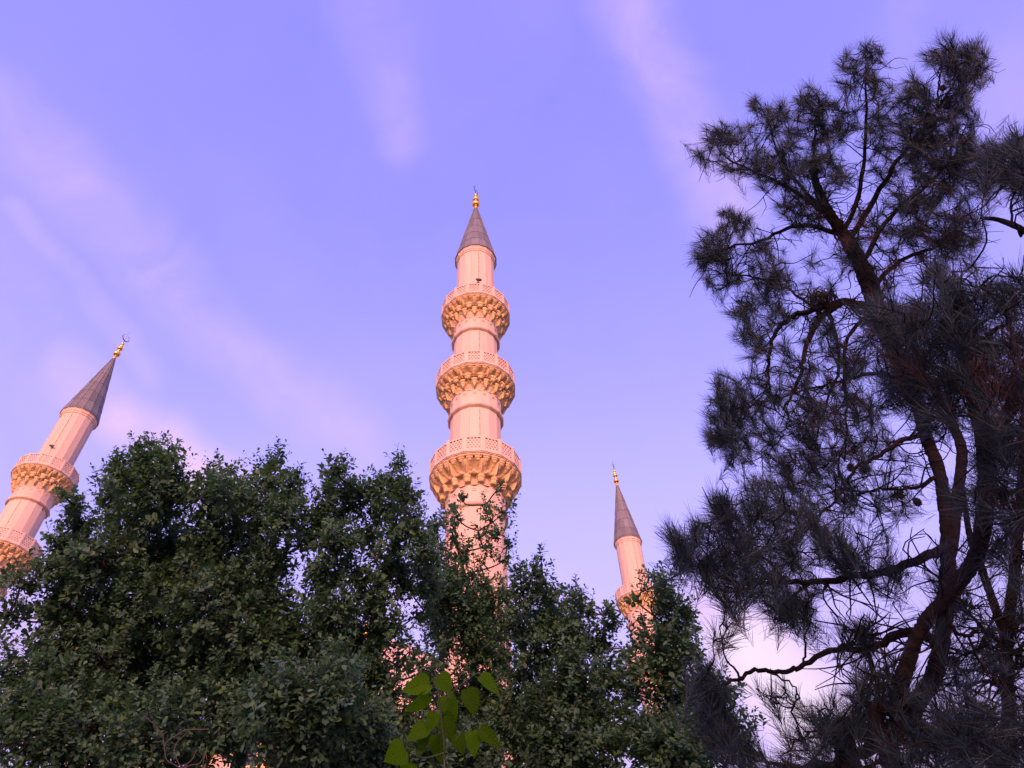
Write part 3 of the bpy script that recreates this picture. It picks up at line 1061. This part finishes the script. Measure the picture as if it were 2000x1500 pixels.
broadleaf('leafy tree covering the foot of the smallest minaret, next to the pine', foot_of(1310, 1450, 6.2), [
    (1272, 1122, 14), (1266, 1150, 12), (1294, 1135, 18), (1240, 1172, 8), (1288, 1170, 20), (1310, 1165, 26), (1335, 1185, 22), (1256, 1215, 14, None, .6), (1298, 1215, 30), (1330, 1225, 32), (1265, 1255, 30), (1310, 1275, 42), (1350, 1265, 26), (1240, 1300, 26), (1290, 1330, 40), (1350, 1330, 46),
    (1235, 1350, 26), (1400, 1360, 40), (1300, 1400, 48), (1370, 1420, 60), (1260, 1440, 50), (1330, 1470, 60), (1440, 1440, 45), (1220, 1410, 36), (1310, 1450, 60, 5.8)], 6.4)

# ------------------------------------------------------------------ pines
def needle_tufts(tip, axis, length, needle, per, width=0.0014):
    """bottle-brush of needles round the last stretch of each twig"""
    n = len(tip)
    s, t = frames(axis, rng)
    f = rng.random((n, per)) ** 0.8
    P = tip[:, None, :] - axis[:, None, :] * (length[:, None] * (1 - f))[..., None]
    ph = rng.uniform(0, 2 * PI, (n, per))
    rad = np.cos(ph)[..., None] * s[:, None, :] + np.sin(ph)[..., None] * t[:, None, :]
    spread = rng.uniform(0.25, 0.95, (n, per)) * (1.15 - 0.5 * f)
    d = unit(axis[:, None, :] + rad * spread[..., None])
    L = needle[:, None] * rng.uniform(0.75, 1.15, (n, per))
    wv = unit(np.cross(d, rng.normal(size=d.shape))) * (width / 2)
    bend = (rng.normal(0, 0.09, d.shape) + np.array([0, 0, -0.10])) * L[..., None]
    mid = P + d * (L * 0.55)[..., None] + bend * 0.3
    end = P + d * L[..., None] + bend
    V = np.stack([P - wv, P + wv, mid + wv, mid - wv, end], 2).reshape(-1, 3)
    k = (np.arange(n * per) * 5)[:, None]
    return V, k + np.array([[0, 1, 2, 3]]), k + np.array([[3, 2, 4]])


def cone_mesh():
    """small woody cone: rows of overlapping scales round an egg-shaped core"""
    mb = MB()
    mb.lathe([(0.004, 0.0), (0.014, 0.008), (0.018, 0.022), (0.014, 0.042), (0.004, 0.056)], 8)
    for row in range(6):
        z = 0.006 + row * 0.008
        r = 0.018 * math.sin(PI * min(1, (z + 0.006) / 0.062))
        for k in range(8):
            a = 2 * PI * (k + 0.5 * (row % 2)) / 8
            c, s = math.cos(a), math.sin(a)
            w = 0.007
            mb.add([(r * c - w * s, r * s + w * c, z), (r * c + w * s, r * s - w * c, z), ((r + 0.012) * c, (r + 0.012) * s, z + 0.009), (r * c * 0.9, r * s * 0.9, z + 0.012)],
                   [(0, 1, 2), (1, 3, 2), (3, 0, 2)])
    return mb.mesh('pine_cone', M_CONE)


CONE_ME = cone_mesh()


def pine(label, foot, stems, limbs, blobs, depth, cones=(), mult=1.0, needle=0.105, hanging=0):
    """stems and limbs: lists of (x, y, radius in mm[, distance]); blobs: (x, y, radius px, tufts[, distance[, dry]])"""
    root = empty('pine_tree', (foot[0], foot[1], 0))
    tag(root, label, 'tree', 'pine trees beside the viewer')
    o3 = np.array([foot[0], foot[1], 0.0])

    def path(poly):
        pts = [at(p[0], p[1], p[3] if len(p) > 3 else depth(p[0], p[1])) for p in poly]
        return pts, [p[2] / 1000 for p in poly]
    nodes, nrad = [], []
    for si, poly in enumerate(stems):
        pts, rad = path(poly)
        if si == 0:
            p0 = pts[0]
            pts = [o3, o3 * 0.5 + p0 * 0.5 + np.array([0.04, 0.02, 0])] + pts
            rad = [rad[0] * 1.35, rad[0] * 1.15] + rad
        pp, pr = smooth_path(pts, rad, 18)
        pr = pr * (1 + rng.normal(0, 0.012, len(pr)))
        v, f = rough_tube(pp - o3, pr, 16)
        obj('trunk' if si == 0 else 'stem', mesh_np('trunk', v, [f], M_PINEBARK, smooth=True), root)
        nodes.append(pp[22 if si == 0 else 0::2])
        nrad.append(pr[22 if si == 0 else 0::2])
    for poly in limbs:
        pts, rad = path(poly)
        near = np.vstack(nodes)
        j = np.linalg.norm(near - pts[0], axis=1).argmin()
        if 0.01 < np.linalg.norm(near[j] - pts[0]) < 0.6:
            pts = [near[j]] + pts
            rad = [rad[0] * 1.1] + rad
        pp, pr = smooth_path(pts, rad, 6)
        pr = pr * 0.78
        pp[1:-1] += rng.normal(0, 0.004, pp[1:-1].shape)
        obj('limb', tubes_mesh('limb', [(pp - o3, pr, 7)], M_PINEBARK), root)
        nodes.append(pp)
        nrad.append(pr)
    N_ = np.vstack(nodes)
    R_ = np.concatenate(nrad)
    # tuft positions
    T, dry, blob_c = [], [], []
    for b in blobs:
        x, y, r, n = b[:4]
        sl = b[4] if len(b) > 4 and b[4] else depth(x, y)
        dr = b[5] if len(b) > 5 else 0.0
        n = max(2, int(round(n * mult)))
        r = r * 1.25
        if y < 250:
            y += 11
        for _ in range(n):
            a, q = rng.uniform(0, 2 * PI), r * math.sqrt(rng.random())
            s2 = sl + rng.normal(0, 0.16) + rng.uniform(-1, 1) * r * sl / F_PX * 1.4
            T.append(at(x + q * math.cos(a), y + q * math.sin(a), s2))
            dry.append(rng.random() < dr)
    T = np.array(T)
    dry = np.array(dry)
    order = np.argsort([np.linalg.norm(N_ - t, axis=1).min() for t in T])
    tubes, axes, bare = [], np.zeros_like(T), []
    grow_p, grow_r = [N_], [R_]
    ALL_P, ALL_R = N_, R_
    for c, i in enumerate(order):
        t = T[i]
        dvec = t - ALL_P
        dist = np.linalg.norm(dvec, axis=1) + 0.35 * np.maximum(0, ALL_P[:, 2] - t[2]) + np.where(ALL_R > 0.03, 0.12, 0)
        j = dist.argmin()
        p = ALL_P[j]
        gap = np.linalg.norm(t - p)
        if gap < 0.02:
            axes[i] = unit(np.array([0, 0, 1.0]) + rng.normal(0, 0.5, 3))
            continue
        dirn = (t - p) / gap
        side = unit(np.cross(dirn, rng.normal(size=3)))
        sag = np.array([0, 0, -0.16 * gap])
        m1 = p + (t - p) * 0.35 + side * gap * rng.uniform(-0.14, 0.14) + sag * 0.7
        m2 = p + (t - p) * 0.7 + side * gap * rng.uniform(-0.14, 0.14) + sag
        r0 = min(max(0.0035, ALL_R[j] * 0.62), 0.0045 + 0.006 * gap)
        pp, pr = smooth_path([p, m1, m2, t], [r0, r0 * 0.8, r0 * 0.6, 0.0028], 3)
        tubes.append((pp, pr, 5))
        axes[i] = unit(unit(pp[-1] - pp[-2]) * 0.8 + np.array([0, 0, 0.45]) + rng.normal(0, 0.22, 3))
        ALL_P = np.vstack([ALL_P, pp[3:]])
        ALL_R = np.concatenate([ALL_R, pr[3:]])
        if rng.random() < 0.35:                              # bare side twigs
            q = pp[rng.integers(2, len(pp) - 1)]
            e = q + unit(rng.normal(size=3) + dirn * 0.6) * rng.uniform(0.05, 0.13)
            bare.append(([q, (q + e) / 2 + rng.normal(0, 0.02, 3), e], [0.0028, 0.0022, 0.0013], 4))
    # thin hanging dead twigs inside the crown
    starts = np.vstack(nodes[len(stems):])
    starts = starts[((starts[:, 2] - 1.6) / np.linalg.norm(starts - EYE, axis=1) > 0.56) & (np.arctan2(starts[:, 0], starts[:, 1]) > 0.34) | (np.arctan2(starts[:, 0], starts[:, 1]) > 0.42)]
    for _ in range(int(hanging) if len(starts) else 0):
        p = starts[rng.integers(len(starts))]
        L = rng.uniform(0.10, 0.30)
        d = unit(rng.normal(size=3) * np.array([1, 1, 0.5]) + np.array([0, 0, -0.35]))
        s = unit(np.cross(d, rng.normal(size=3)))
        pts = [p, p + d * L * 0.35 + s * L * rng.uniform(-.16, .16), p + d * L * 0.7 + s * L * rng.uniform(-.22, .22), p + d * L + s * L * rng.uniform(-.3, .3) + np.array([0, 0, rng.uniform(-.1, .12) * L])]
        pp, pr = smooth_path(pts, [0.0042, 0.0034, 0.0026, 0.0014], 3)
        bare.append((pp, pr, 4))
        if rng.random() < 0.7:
            q = pp[4]
            e = q + unit(d + rng.normal(size=3) * 0.8) * L * 0.5
            bare.append(([q, (q + e) / 2 + rng.normal(0, 0.015, 3), e], [0.0026, 0.002, 0.0012], 4))
    twigs = obj('twigs', tubes_mesh('twigs', [(np.asarray(a) - o3, b, c) for a, b, c in tubes + bare], M_PINEBARK), root)
    tag(twigs, kind='stuff')
    crown = None
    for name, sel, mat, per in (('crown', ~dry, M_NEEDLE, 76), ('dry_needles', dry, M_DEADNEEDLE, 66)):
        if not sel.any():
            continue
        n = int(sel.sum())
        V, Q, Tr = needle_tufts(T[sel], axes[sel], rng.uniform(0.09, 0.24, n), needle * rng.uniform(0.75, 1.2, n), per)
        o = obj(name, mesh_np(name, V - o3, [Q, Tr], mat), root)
        tag(o, kind='stuff')
    for x, y, sl, tilt in cones:
        c = obj('pine_cone', CONE_ME, root, 0.0, at(x, y, sl) - o3)
        c.rotation_euler = (PI - tilt, tilt * 0.7, rng.uniform(0, 6))
        c.scale = (0.75, 0.75, 0.8)
    return root


def depth_p1(x, y):
    return float(np.interp(y, [80, 450, 700, 1000, 1250, 1500], [5.6, 5.0, 4.5, 3.9, 3.4, 3.2]))


D_ = 0.5     # share of dry needles in the brown patches
pine('large leaning pine with its whole crown spread against the sky', foot_of(1660, 1500, 3.3),
     [[(1654, 1482, 38), (1730, 1439, 36), (1800, 1362, 31), (1832, 1292, 29), (1848, 1170, 29), (1850, 1050, 28), (1836, 930, 28), (1808, 850, 29), (1788, 780, 35), (1755, 700, 42), (1718, 620, 48), (1692, 540, 48), (1655, 470, 40), (1612, 405, 30), (1585, 330, 18)],
      [(1850, 1120, 26), (1868, 980, 24), (1878, 880, 24), (1850, 810, 24), (1815, 740, 22)]],
     [[(1712, 602, 34), (1650, 590, 30), (1595, 604, 24), (1540, 622, 19), (1508, 665, 15), (1500, 735, 10), (1515, 800, 6)],
      [(1640, 595, 22), (1600, 625, 20), (1572, 685, 18), (1560, 740, 14), (1530, 800, 9)],
      [(1690, 620, 16), (1655, 660, 13), (1650, 730, 11), (1655, 820, 8), (1650, 900, 5)],
      [(1620, 615, 14), (1640, 700, 11), (1610, 800, 8), (1590, 880, 5)],
      [(1640, 455, 22), (1560, 440, 17), (1490, 470, 12), (1425, 482, 8), (1385, 500, 5)],
      [(1625, 425, 20), (1545, 370, 16), (1470, 335, 11), (1415, 305, 7), (1395, 275, 5)],
      [(1605, 400, 20), (1590, 320, 15), (1592, 250, 10), (1600, 190, 6)],
      [(1600, 400, 14), (1530, 320, 10), (1500, 240, 6)],
      [(1650, 455, 22), (1680, 370, 17), (1692, 250, 12), (1690, 150, 7), (1695, 105, 4)],
      [(1660, 470, 26), (1720, 370, 20), (1770, 290, 15), (1830, 215, 11), (1870, 150, 7), (1895, 100, 4)],
      [(1830, 215, 9), (1835, 150, 6), (1846, 90, 4)],
      [(1680, 520, 22), (1740, 420, 17), (1800, 370, 13), (1860, 310, 9), (1885, 250, 5)],
      [(1700, 560, 20), (1760, 510, 16), (1830, 480, 11), (1870, 440, 6)],
      [(1600, 610, 12), (1530, 560, 9), (1470, 540, 7), (1410, 535, 4)],
      [(1848, 1070, 30), (1790, 1095, 24, 3.5), (1720, 1118, 20, 3.35), (1630, 1132, 17, 3.2), (1540, 1138, 13, 3.1), (1460, 1140, 9, 3.0), (1390, 1120, 6, 2.95), (1335, 1085, 4, 2.9)],
      [(1540, 1138, 9, 3.1), (1480, 1080, 7, 3.0), (1420, 1020, 5, 2.95), (1405, 990, 3, 2.95)],
      [(1800, 1235, 26, 3.35), (1745, 1242, 20, 3.3), (1695, 1268, 17, 3.2), (1625, 1270, 14, 3.1), (1570, 1300, 12, 3.05), (1530, 1314, 11, 3.0), (1475, 1310, 10, 2.95), (1435, 1330, 8, 2.9), (1385, 1345, 5, 2.85)],
      [(1445, 1322, 6, 2.9), (1415, 1280, 4, 2.9), (1405, 1225, 3, 2.9)],
      [(1570, 1300, 6, 3.05), (1575, 1240, 5, 3.05), (1590, 1190, 3, 3.05)],
      [(1500, 1312, 5, 2.98), (1555, 1345, 4, 2.98), (1545, 1390, 3, 2.98)],
      [(1700, 1268, 7, 3.2), (1680, 1245, 5, 3.2), (1662, 1230, 4, 3.2)],
      [(1806, 850, 18, 4.1), (1760, 860, 16, 4.0), (1720, 890, 13, 3.95), (1670, 915, 11, 3.9), (1630, 980, 8, 3.8), (1560, 1030, 5, 3.7)],
      [(1780, 780, 18), (1730, 730, 15), (1660, 740, 11), (1580, 760, 8), (1480, 790, 5), (1420, 800, 4)],
      [(1836, 930, 16), (1780, 955, 10, 3.9), (1720, 955, 7, 3.9), (1650, 975, 5, 3.9)],
      [(1770, 1385, 28), (1720, 1385, 20), (1680, 1400, 14), (1640, 1435, 9), (1590, 1440, 5)],
      [(1700, 1460, 30), (1650, 1485, 24), (1580, 1500, 16), (1500, 1490, 8)],
      [(1745, 1395, 20), (1752, 1330, 14), (1710, 1320, 9), (1690, 1370, 5)]],
     [(1652, 108, 18, 4), (1700, 98, 20, 5), (1688, 140, 20, 4), (1722, 165, 18, 3), (1645, 158, 12, 2), (1568, 172, 18, 4), (1600, 182, 22, 5), (1625, 205, 20, 4), (1482, 200, 16, 4), (1510, 212, 18, 4), (1535, 205, 14, 3),
      (1418, 245, 16, 4), (1390, 265, 16, 4), (1375, 300, 14, 3), (1440, 265, 14, 3), (1420, 320, 20, 4), (1465, 330, 20, 5), (1495, 275, 35, 10), (1520, 330, 40, 14), (1580, 240, 35, 10), (1570, 300, 45, 16), (1600, 345, 30, 8), (1540, 385, 26, 6, None, .4),
      (1846, 85, 20, 5), (1898, 90, 22, 5), (1820, 105, 16, 4), (1870, 100, 20, 4), (1905, 130, 20, 5), (1860, 145, 22, 5), (1880, 165, 22, 5), (1780, 155, 18, 5), (1800, 190, 25, 6), (1835, 205, 28, 7), (1870, 190, 20, 4), (1760, 190, 16, 3),
      (1740, 245, 35, 10), (1780, 260, 35, 10), (1810, 245, 25, 6), (1875, 240, 25, 6), (1655, 230, 22, 5), (1640, 250, 16, 3), (1705, 275, 18, 4), (1850, 295, 35, 9), (1880, 320, 30, 8), (1790, 305, 30, 8), (1720, 330, 25, 5), (1820, 350, 40, 11), (1760, 370, 35, 9, None, D_),
      (1850, 400, 40, 10, None, D_), (1900, 360, 25, 6), (1420, 430, 22, 6), (1440, 440, 20, 5), (1395, 475, 24, 6), (1370, 485, 16, 4), (1410, 500, 22, 5), (1425, 530, 20, 5), (1375, 515, 14, 3), (1400, 545, 18, 4), (1465, 485, 25, 5), (1500, 510, 30, 6), (1475, 545, 25, 5), (1500, 565, 25, 5),
      (1525, 545, 20, 4), (1560, 425, 30, 6), (1590, 415, 25, 5, None, .4), (1455, 595, 16, 4), (1440, 615, 16, 4), (1455, 660, 18, 4), (1475, 665, 16, 4), (1520, 610, 20, 3), (1650, 480, 20, 3, None, .5), (1700, 440, 30, 5, None, .5), (1760, 470, 40, 9, None, D_), (1800, 440, 40, 9, None, .5),
      (1830, 490, 40, 9, None, D_), (1850, 460, 30, 7, None, .5), (1730, 540, 25, 4, None, .5), (1415, 750, 16, 4), (1440, 760, 14, 3), (1410, 800, 25, 7), (1400, 830, 25, 7), (1400, 860, 18, 5), (1430, 840, 25, 5), (1445, 890, 25, 5), (1440, 800, 20, 4), (1475, 790, 25, 5), (1500, 760, 30, 6), (1490, 850, 30, 6),
      (1560, 800, 45, 10, None, D_), (1620, 800, 40, 8, None, .5), (1540, 860, 40, 9), (1600, 880, 40, 8, None, .4), (1560, 740, 35, 5, None, .3), (1640, 720, 40, 6, None, .3), (1530, 700, 25, 4), (1610, 660, 30, 4), (1590, 930, 45, 9), (1500, 950, 40, 9), (1660, 960, 35, 5), (1700, 870, 40, 5), (1680, 800, 35, 4),
      (1315, 1050, 9, 3, 2.9), (1330, 1080, 16, 5, 2.9), (1365, 1030, 12, 4, 2.9), (1405, 985, 14, 5, 2.95), (1420, 1005, 16, 3, 2.95), (1375, 1080, 25, 5, 2.95), (1420, 1060, 30, 6, 2.95), (1470, 1030, 40, 7, 3.0), (1400, 1120, 30, 5, 2.95), (1450, 1110, 35, 6, 3.0), (1510, 1090, 40, 7, 3.1),
      (1490, 980, 35, 7, 3.2), (1550, 1040, 40, 7, 3.2), (1520, 1150, 36, 5, 3.1), (1570, 1150, 32, 4, 3.1), (1430, 1160, 26, 3, 3.0), (1620, 1090, 40, 6, 3.2), (1690, 1080, 35, 5, 3.3), (1730, 1130, 30, 4, 3.3), (1520, 1185, 24, 4, 3.05), (1560, 1195, 20, 3, 3.05), (1640, 1050, 35, 5, 3.4), (1600, 1000, 40, 6, 3.5),
      (1662, 1235, 16, 3, 3.2), (1690, 1238, 14, 3, 3.2), (1700, 1325, 26, 5, 3.2), (1690, 1380, 28, 5, 3.2), (1500, 1350, 26, 1, 2.95, .5), (1535, 1365, 24, 2, 2.98, .4), (1415, 1255, 26, 1, 2.9, 1.0), (1400, 1225, 18, 1, 2.9, .6), (1600, 520, 50, 6), (1680, 500, 36, 5), (1560, 640, 46, 6), (1650, 650, 46, 6), (1700, 740, 46, 6), (1600, 760, 56, 8), (1660, 860, 56, 8), (1560, 900, 46, 6), (1720, 960, 46, 5), (1780, 420, 46, 8), (1880, 450, 36, 7), (1900, 300, 26, 6), (1830, 290, 36, 7), (1700, 200, 22, 3), (1640, 330, 26, 4), (1830, 1120, 40, 3), (1790, 1200, 40, 2, 3.2), (1850, 1250, 40, 3), (1770, 1330, 40, 3, 3.0), (1800, 1400, 40, 4), (1880, 1330, 40, 3), (1900, 1160, 40, 4), (1740, 1010, 40, 3), (1780, 900, 40, 3), (1480, 620, 26, 3), (1470, 720, 24, 3), (1640, 1425, 30, 5), (1585, 1435, 28, 4), (1620, 1395, 25, 3), (1500, 1480, 40, 5), (1440, 1470, 34, 5), (1570, 1480, 40, 5), (1400, 1430, 30, 5, 2.9), (1380, 1330, 22, 5, 2.85), (1400, 1370, 24, 4, 2.85)],
     depth_p1, cones=[(1836, 172, 5.3, .3), (1751, 962, 3.9, .3), (1784, 972, 3.9, .5), (1660, 905, 3.85, .2), (1680, 908, 3.88, .6), (1848, 1287, 3.3, .8)], mult=2.5, hanging=420)


def depth_p2(x, y):
    return float(np.interp(y, [250, 500, 800, 1100, 1500], [3.6, 3.1, 2.8, 2.9, 2.9]))


pine('dense dark pine reaching over the picture edge, nearest to the viewer', foot_of(1720, 1500, 2.9),
     [[(1730, 1470, 24), (1752, 1380, 23), (1770, 1300, 22), (1800, 1228, 23), (1850, 1165, 23), (1905, 1090, 25), (1925, 980, 26), (1925, 880, 26), (1905, 780, 28), (1880, 680, 22), (1865, 600, 12)],
      [(1925, 900, 22), (1980, 780, 18), (2030, 640, 15), (2050, 500, 13), (2020, 462, 11), (1960, 432, 9), (1915, 425, 6)]],
     [[(1905, 780, 16), (1850, 740, 11), (1790, 690, 7), (1755, 640, 4)], [(1890, 700, 14), (1940, 650, 10), (1985, 620, 6)], [(1915, 820, 14), (1970, 830, 9), (2010, 860, 6)],
      [(1925, 950, 12), (1965, 960, 8), (2010, 950, 5)], [(1990, 455, 7), (1975, 400, 5), (1988, 340, 4), (1985, 280, 3)], [(2040, 560, 9), (1975, 570, 7), (1900, 560, 4)], [(1840, 1180, 10), (1870, 1240, 8), (1910, 1235, 5)],
      [(1772, 1380, 16), (1800, 1420, 11), (1850, 1450, 8), (1920, 1440, 5)], [(1760, 1400, 14), (1750, 1460, 9), (1700, 1500, 6)]],
     [(1760, 620, 42, 10, None, .3), (1820, 600, 48, 14), (1880, 565, 44, 12), (1925, 620, 46, 12), (1850, 680, 55, 15, None, .2), (1785, 690, 40, 10, None, .6), (1930, 700, 52, 13, None, .4), (1985, 680, 36, 9, None, .6), (1860, 760, 46, 11), (1950, 790, 52, 13, None, .5), (1990, 850, 42, 10, None, .5), (1930, 880, 48, 10), (1970, 940, 46, 10, None, .5), (1900, 950, 40, 6),
      (1960, 580, 26, 7), (1830, 545, 24, 5), (1985, 300, 14, 5), (1995, 335, 14, 4), (1985, 268, 8, 3), (1992, 380, 12, 3), (1935, 300, 22, 6), (1950, 335, 22, 6), (1915, 345, 18, 4), (1930, 1040, 42, 6), (1990, 1010, 30, 5, None, .4), (1985, 560, 20, 4), (1840, 830, 34, 5), (1985, 760, 30, 6, None, .5),
      (1880, 1425, 52, 10), (1820, 1410, 42, 7), (1945, 1445, 52, 10), (1755, 1475, 42, 7), (1715, 650, 34, 14, 3.3, .3), (1745, 720, 36, 14, 3.2, .3), (1770, 775, 30, 10, 3.2), (1730, 610, 30, 9, 3.3), (1790, 640, 40, 10, 3.0, .2), (1820, 730, 40, 10, 2.9), (1900, 1475, 50, 9), (1830, 1485, 44, 8), (1690, 1490, 36, 5)],
     depth_p2, mult=1.5, needle=0.11, hanging=70)


def depth_p3(x, y):
    return 4.3


pine('slim pine with two thin bare stems at the picture edge', foot_of(1975, 1560, 4.3),
     [[(1975, 1540, 30), (1972, 1400, 28), (1966, 1260, 26), (1980, 1130, 24), (1992, 1000, 22), (2000, 850, 18), (2005, 700, 10)], [(1966, 1260, 20), (1945, 1190, 20), (1920, 1120, 18), (1895, 1050, 16), (1880, 950, 10)]],
     [[(1966, 1270, 13), (1920, 1225, 11), (1885, 1190, 8), (1870, 1150, 5)], [(1970, 1350, 12), (1930, 1330, 10), (1880, 1340, 8), (1820, 1335, 5)], [(1970, 1330, 12), (2000, 1260, 9), (2040, 1230, 6)], [(1965, 1250, 10), (2005, 1200, 8), (2040, 1190, 5)], [(1972, 1400, 10), (1930, 1420, 8), (1900, 1470, 5)],
      [(1945, 1190, 9), (1925, 1250, 6), (1940, 1310, 4)], [(1985, 1100, 10), (2010, 1060, 7), (2030, 1040, 5)]],
     [(1930, 1240, 14, 4), (1945, 1300, 12, 3), (1905, 1265, 10, 2), (1985, 1210, 24, 4), (1990, 1290, 22, 4), (1990, 1380, 26, 4, None, .5), (1960, 1340, 20, 3, None, .4), (1860, 1170, 16, 3), (1830, 1330, 14, 2), (1910, 1400, 26, 5), (1985, 1130, 24, 4), (1900, 1060, 30, 5), (1960, 1080, 26, 5), (1995, 1450, 40, 6), (1900, 1480, 40, 6)],
     depth_p3, mult=1.7, hanging=200)

# dark clump of twigs lodged on the arching limb
clump_c = at(1603, 586, 4.72)
tw = []
for _ in range(320):
    d = unit(rng.normal(size=3))
    p = d * rng.uniform(0.02, 0.075) * np.array([1.1, 1.1, 0.75])
    t = unit(np.cross(d, rng.normal(size=3)) + d * 0.25)
    L = rng.uniform(0.05, 0.12)
    tw.append(([p - t * L / 2, p + d * 0.012, p + t * L / 2], [0.0016, 0.002, 0.0012], 3))
clump = obj('bird_nest', tubes_mesh('bird_nest', tw, M_CONE), None, 0, tuple(clump_c))
tag(clump, 'dark rounded nest of twigs lodged on the arching pine limb', 'nest')

# ------------------------------------------------------------------ young shoot with large bright leaves in front of the trees
HEART = [(0.0, 0.0), (-0.06, 0.22), (0.04, 0.42), (0.22, 0.50), (0.42, 0.44), (0.62, 0.33), (0.80, 0.17), (0.92, 0.06), (1.0, 0.0)]


def heart_leaf(width):
    vs, fs = [], []
    bend, cup, wave = rng.uniform(0.05, 0.30), rng.uniform(0.1, 0.7), rng.uniform(-0.05, 0.05)
    left = [(x, y * width, cup * y * y - bend * x * x + wave * math.sin(9 * x) * y * 2) for x, y in HEART]
    ribs = [(0.0, 0, 0.0)] + [(max(0.02, x), 0, -0.01 - bend * x * x) for x, _ in HEART[1:-1]] + [(1.0, 0, -bend)]
    n = len(left)
    vs = [ribs[i] for i in range(n)] + left + [(x, -y, z) for x, y, z in left]
    for i in range(n - 1):
        fs.append((i, i + 1, n + i + 1, n + i))
        fs.append((i + 1, i, 2 * n + i, 2 * n + i + 1))
    me = bpy.data.meshes.new('leaf')
    me.from_pydata(vs, [], fs)
    me.materials.append(M_SAPLING)
    me.polygons.foreach_set('use_smooth', np.ones(len(fs), dtype=bool))
    return me


LEAVES = [((838, 1334), (783, 1349), 34, 0), ((838, 1357), (792, 1396), 32, 0), ((938, 1321), (979, 1356), 26, 0), ((914, 1346), (930, 1400), 34, 0), ((872, 1358), (890, 1412), 38, .05), ((848, 1391), (836, 1436), 24, 0), ((834, 1420), (792, 1444), 32, 0),
          ((828, 1436), (818, 1478), 22, .02), ((938, 1423), (980, 1461), 24, 0), ((922, 1428), (929, 1480), 30, 0), ((898, 1434), (902, 1476), 30, .02), ((790, 1462), (751, 1488), 46, 0), ((866, 1396), (884, 1446), 34, .05), ((858, 1318), (882, 1356), 30, .06), ((852, 1436), (860, 1492), 32, .06), ((880, 1412), (884, 1462), 26, .08), ((800, 1490), (790, 1530), 36, .05)]
SAP = 2.0
sap_foot = foot_of(868, 1500, SAP)
sapling = empty('young_shoot', (sap_foot[0], sap_foot[1], 0))
tag(sapling, 'young shoot with large yellow-green heart-shaped leaves in front of the dark trees', 'plant')
so = np.array([sap_foot[0], sap_foot[1], 0.0])
main_px = [(868, 1520), (868, 1470), (864, 1420), (858, 1370), (852, 1330), (850, 1310)]
main = [so, so + np.array([0.03, 0, 1.2])] + [at(x, y, SAP + 0.03) for x, y in main_px]
pp, pr = smooth_path(main, [0.006, 0.005] + [0.003, 0.0027, 0.0024, 0.002, 0.0015, 0.001], 6)
stem = obj('stem', tubes_mesh('stem', [(pp - so, pr, 6)], M_GREENSTEM), sapling)
side_px = [[(868, 1475), (895, 1440), (912, 1415), (936, 1400)], [(860, 1385), (885, 1350), (910, 1330), (936, 1312)], [(868, 1490), (830, 1480), (800, 1470)]]
side_nodes = [pp[10:]]
for poly in side_px:
    q = [pp[np.linalg.norm(pp - at(*poly[0], SAP + 0.03), axis=1).argmin()]] + [at(x, y, SAP + 0.02) for x, y in poly[1:]]
    qp, qr = smooth_path(q, np.linspace(0.002, 0.0009, len(q)), 5)
    obj('side_stem', tubes_mesh('side_stem', [(qp - so, qr, 5)], M_GREENSTEM), sapling)
    side_nodes.append(qp)
side_nodes = np.vstack(side_nodes)
view = -ray(868, 1420)
for b, t, w, back in LEAVES:
    B, T_ = at(b[0], b[1], SAP + back), at(t[0], t[1], SAP + back - 0.01)
    L = float(np.linalg.norm(T_ - B))
    x = (T_ - B) / L
    nrm = unit(view + rng.normal(0, 0.28, 3) + np.array([0, 0, 0.2]))
    nrm = unit(nrm - x * (nrm @ x))
    y = np.cross(nrm, x)
    width = 1.22 * w / float(np.hypot(t[0] - b[0], t[1] - b[1]))
    o = obj('leaf', heart_leaf(width), sapling)
    m = Matrix(((x[0] * L, y[0] * L, nrm[0] * L, B[0] - so[0]), (x[1] * L, y[1] * L, nrm[1] * L, B[1] - so[1]), (x[2] * L, y[2] * L, nrm[2] * L, B[2]), (0, 0, 0, 1)))
    o.matrix_local = m
    j = np.linalg.norm(side_nodes - B, axis=1).argmin()
    q = side_nodes[j]
    me = tubes_mesh('leaf_stalk', [(np.array([q, (q + B) / 2 + np.array([0, 0, 0.006]), B]) - so, np.array([0.0014, 0.0012, 0.001]), 4)], M_GREENSTEM)
    obj('leaf_stalk', me, sapling)

# ------------------------------------------------------------------ dry climbing stems, low in front of the leafy trees
vine_foot = foot_of(350, 1520, 4.4)
vine = empty('dry_vine', (vine_foot[0], vine_foot[1], 0))
tag(vine, 'curling bare grey vine stems in the dark lower foliage', 'vine')
vo = np.array([vine_foot[0], vine_foot[1], 0.0])
vp = lambda pts: [at(250 + x / 6.45, 1280 + y / 6.45, 4.4) for x, y in pts]
for k, poly in enumerate([[(200, 760), (330, 870), (430, 1000), (460, 1180), (490, 1320), (620, 1400), (680, 1500)], [(490, 1090), (600, 1010), (720, 940), (850, 935), (1020, 930)],
                          [(740, 980), (610, 1110), (590, 1230), (640, 1370), (690, 1480)], [(870, 1190), (800, 1320), (690, 1410), (670, 1500)], [(1000, 1150), (970, 1240), (900, 1360), (780, 1390), (690, 1490)], [(1000, 1180), (950, 1340), (930, 1480)]]):
    pts = vp(poly)
    rad = [0.0022 + 0.0010 * i / len(pts) for i in range(len(pts))]
    if k in (0, 2, 3, 4, 5):
        pts = pts + [pts[-1] + np.array([0.01, 0.0, -0.25]), np.array([pts[-1][0], pts[-1][1], 0.0])]
        rad = rad + [0.004, 0.006]
    if k == 1:
        pts = [vp([(455, 1180)])[0]] + pts
        rad = [0.003] + rad
    qp, qr = smooth_path(pts, rad, 7)
    obj('vine_stem', tubes_mesh('vine_stem', [(qp - vo, qr, 5)], M_VINE), vine)
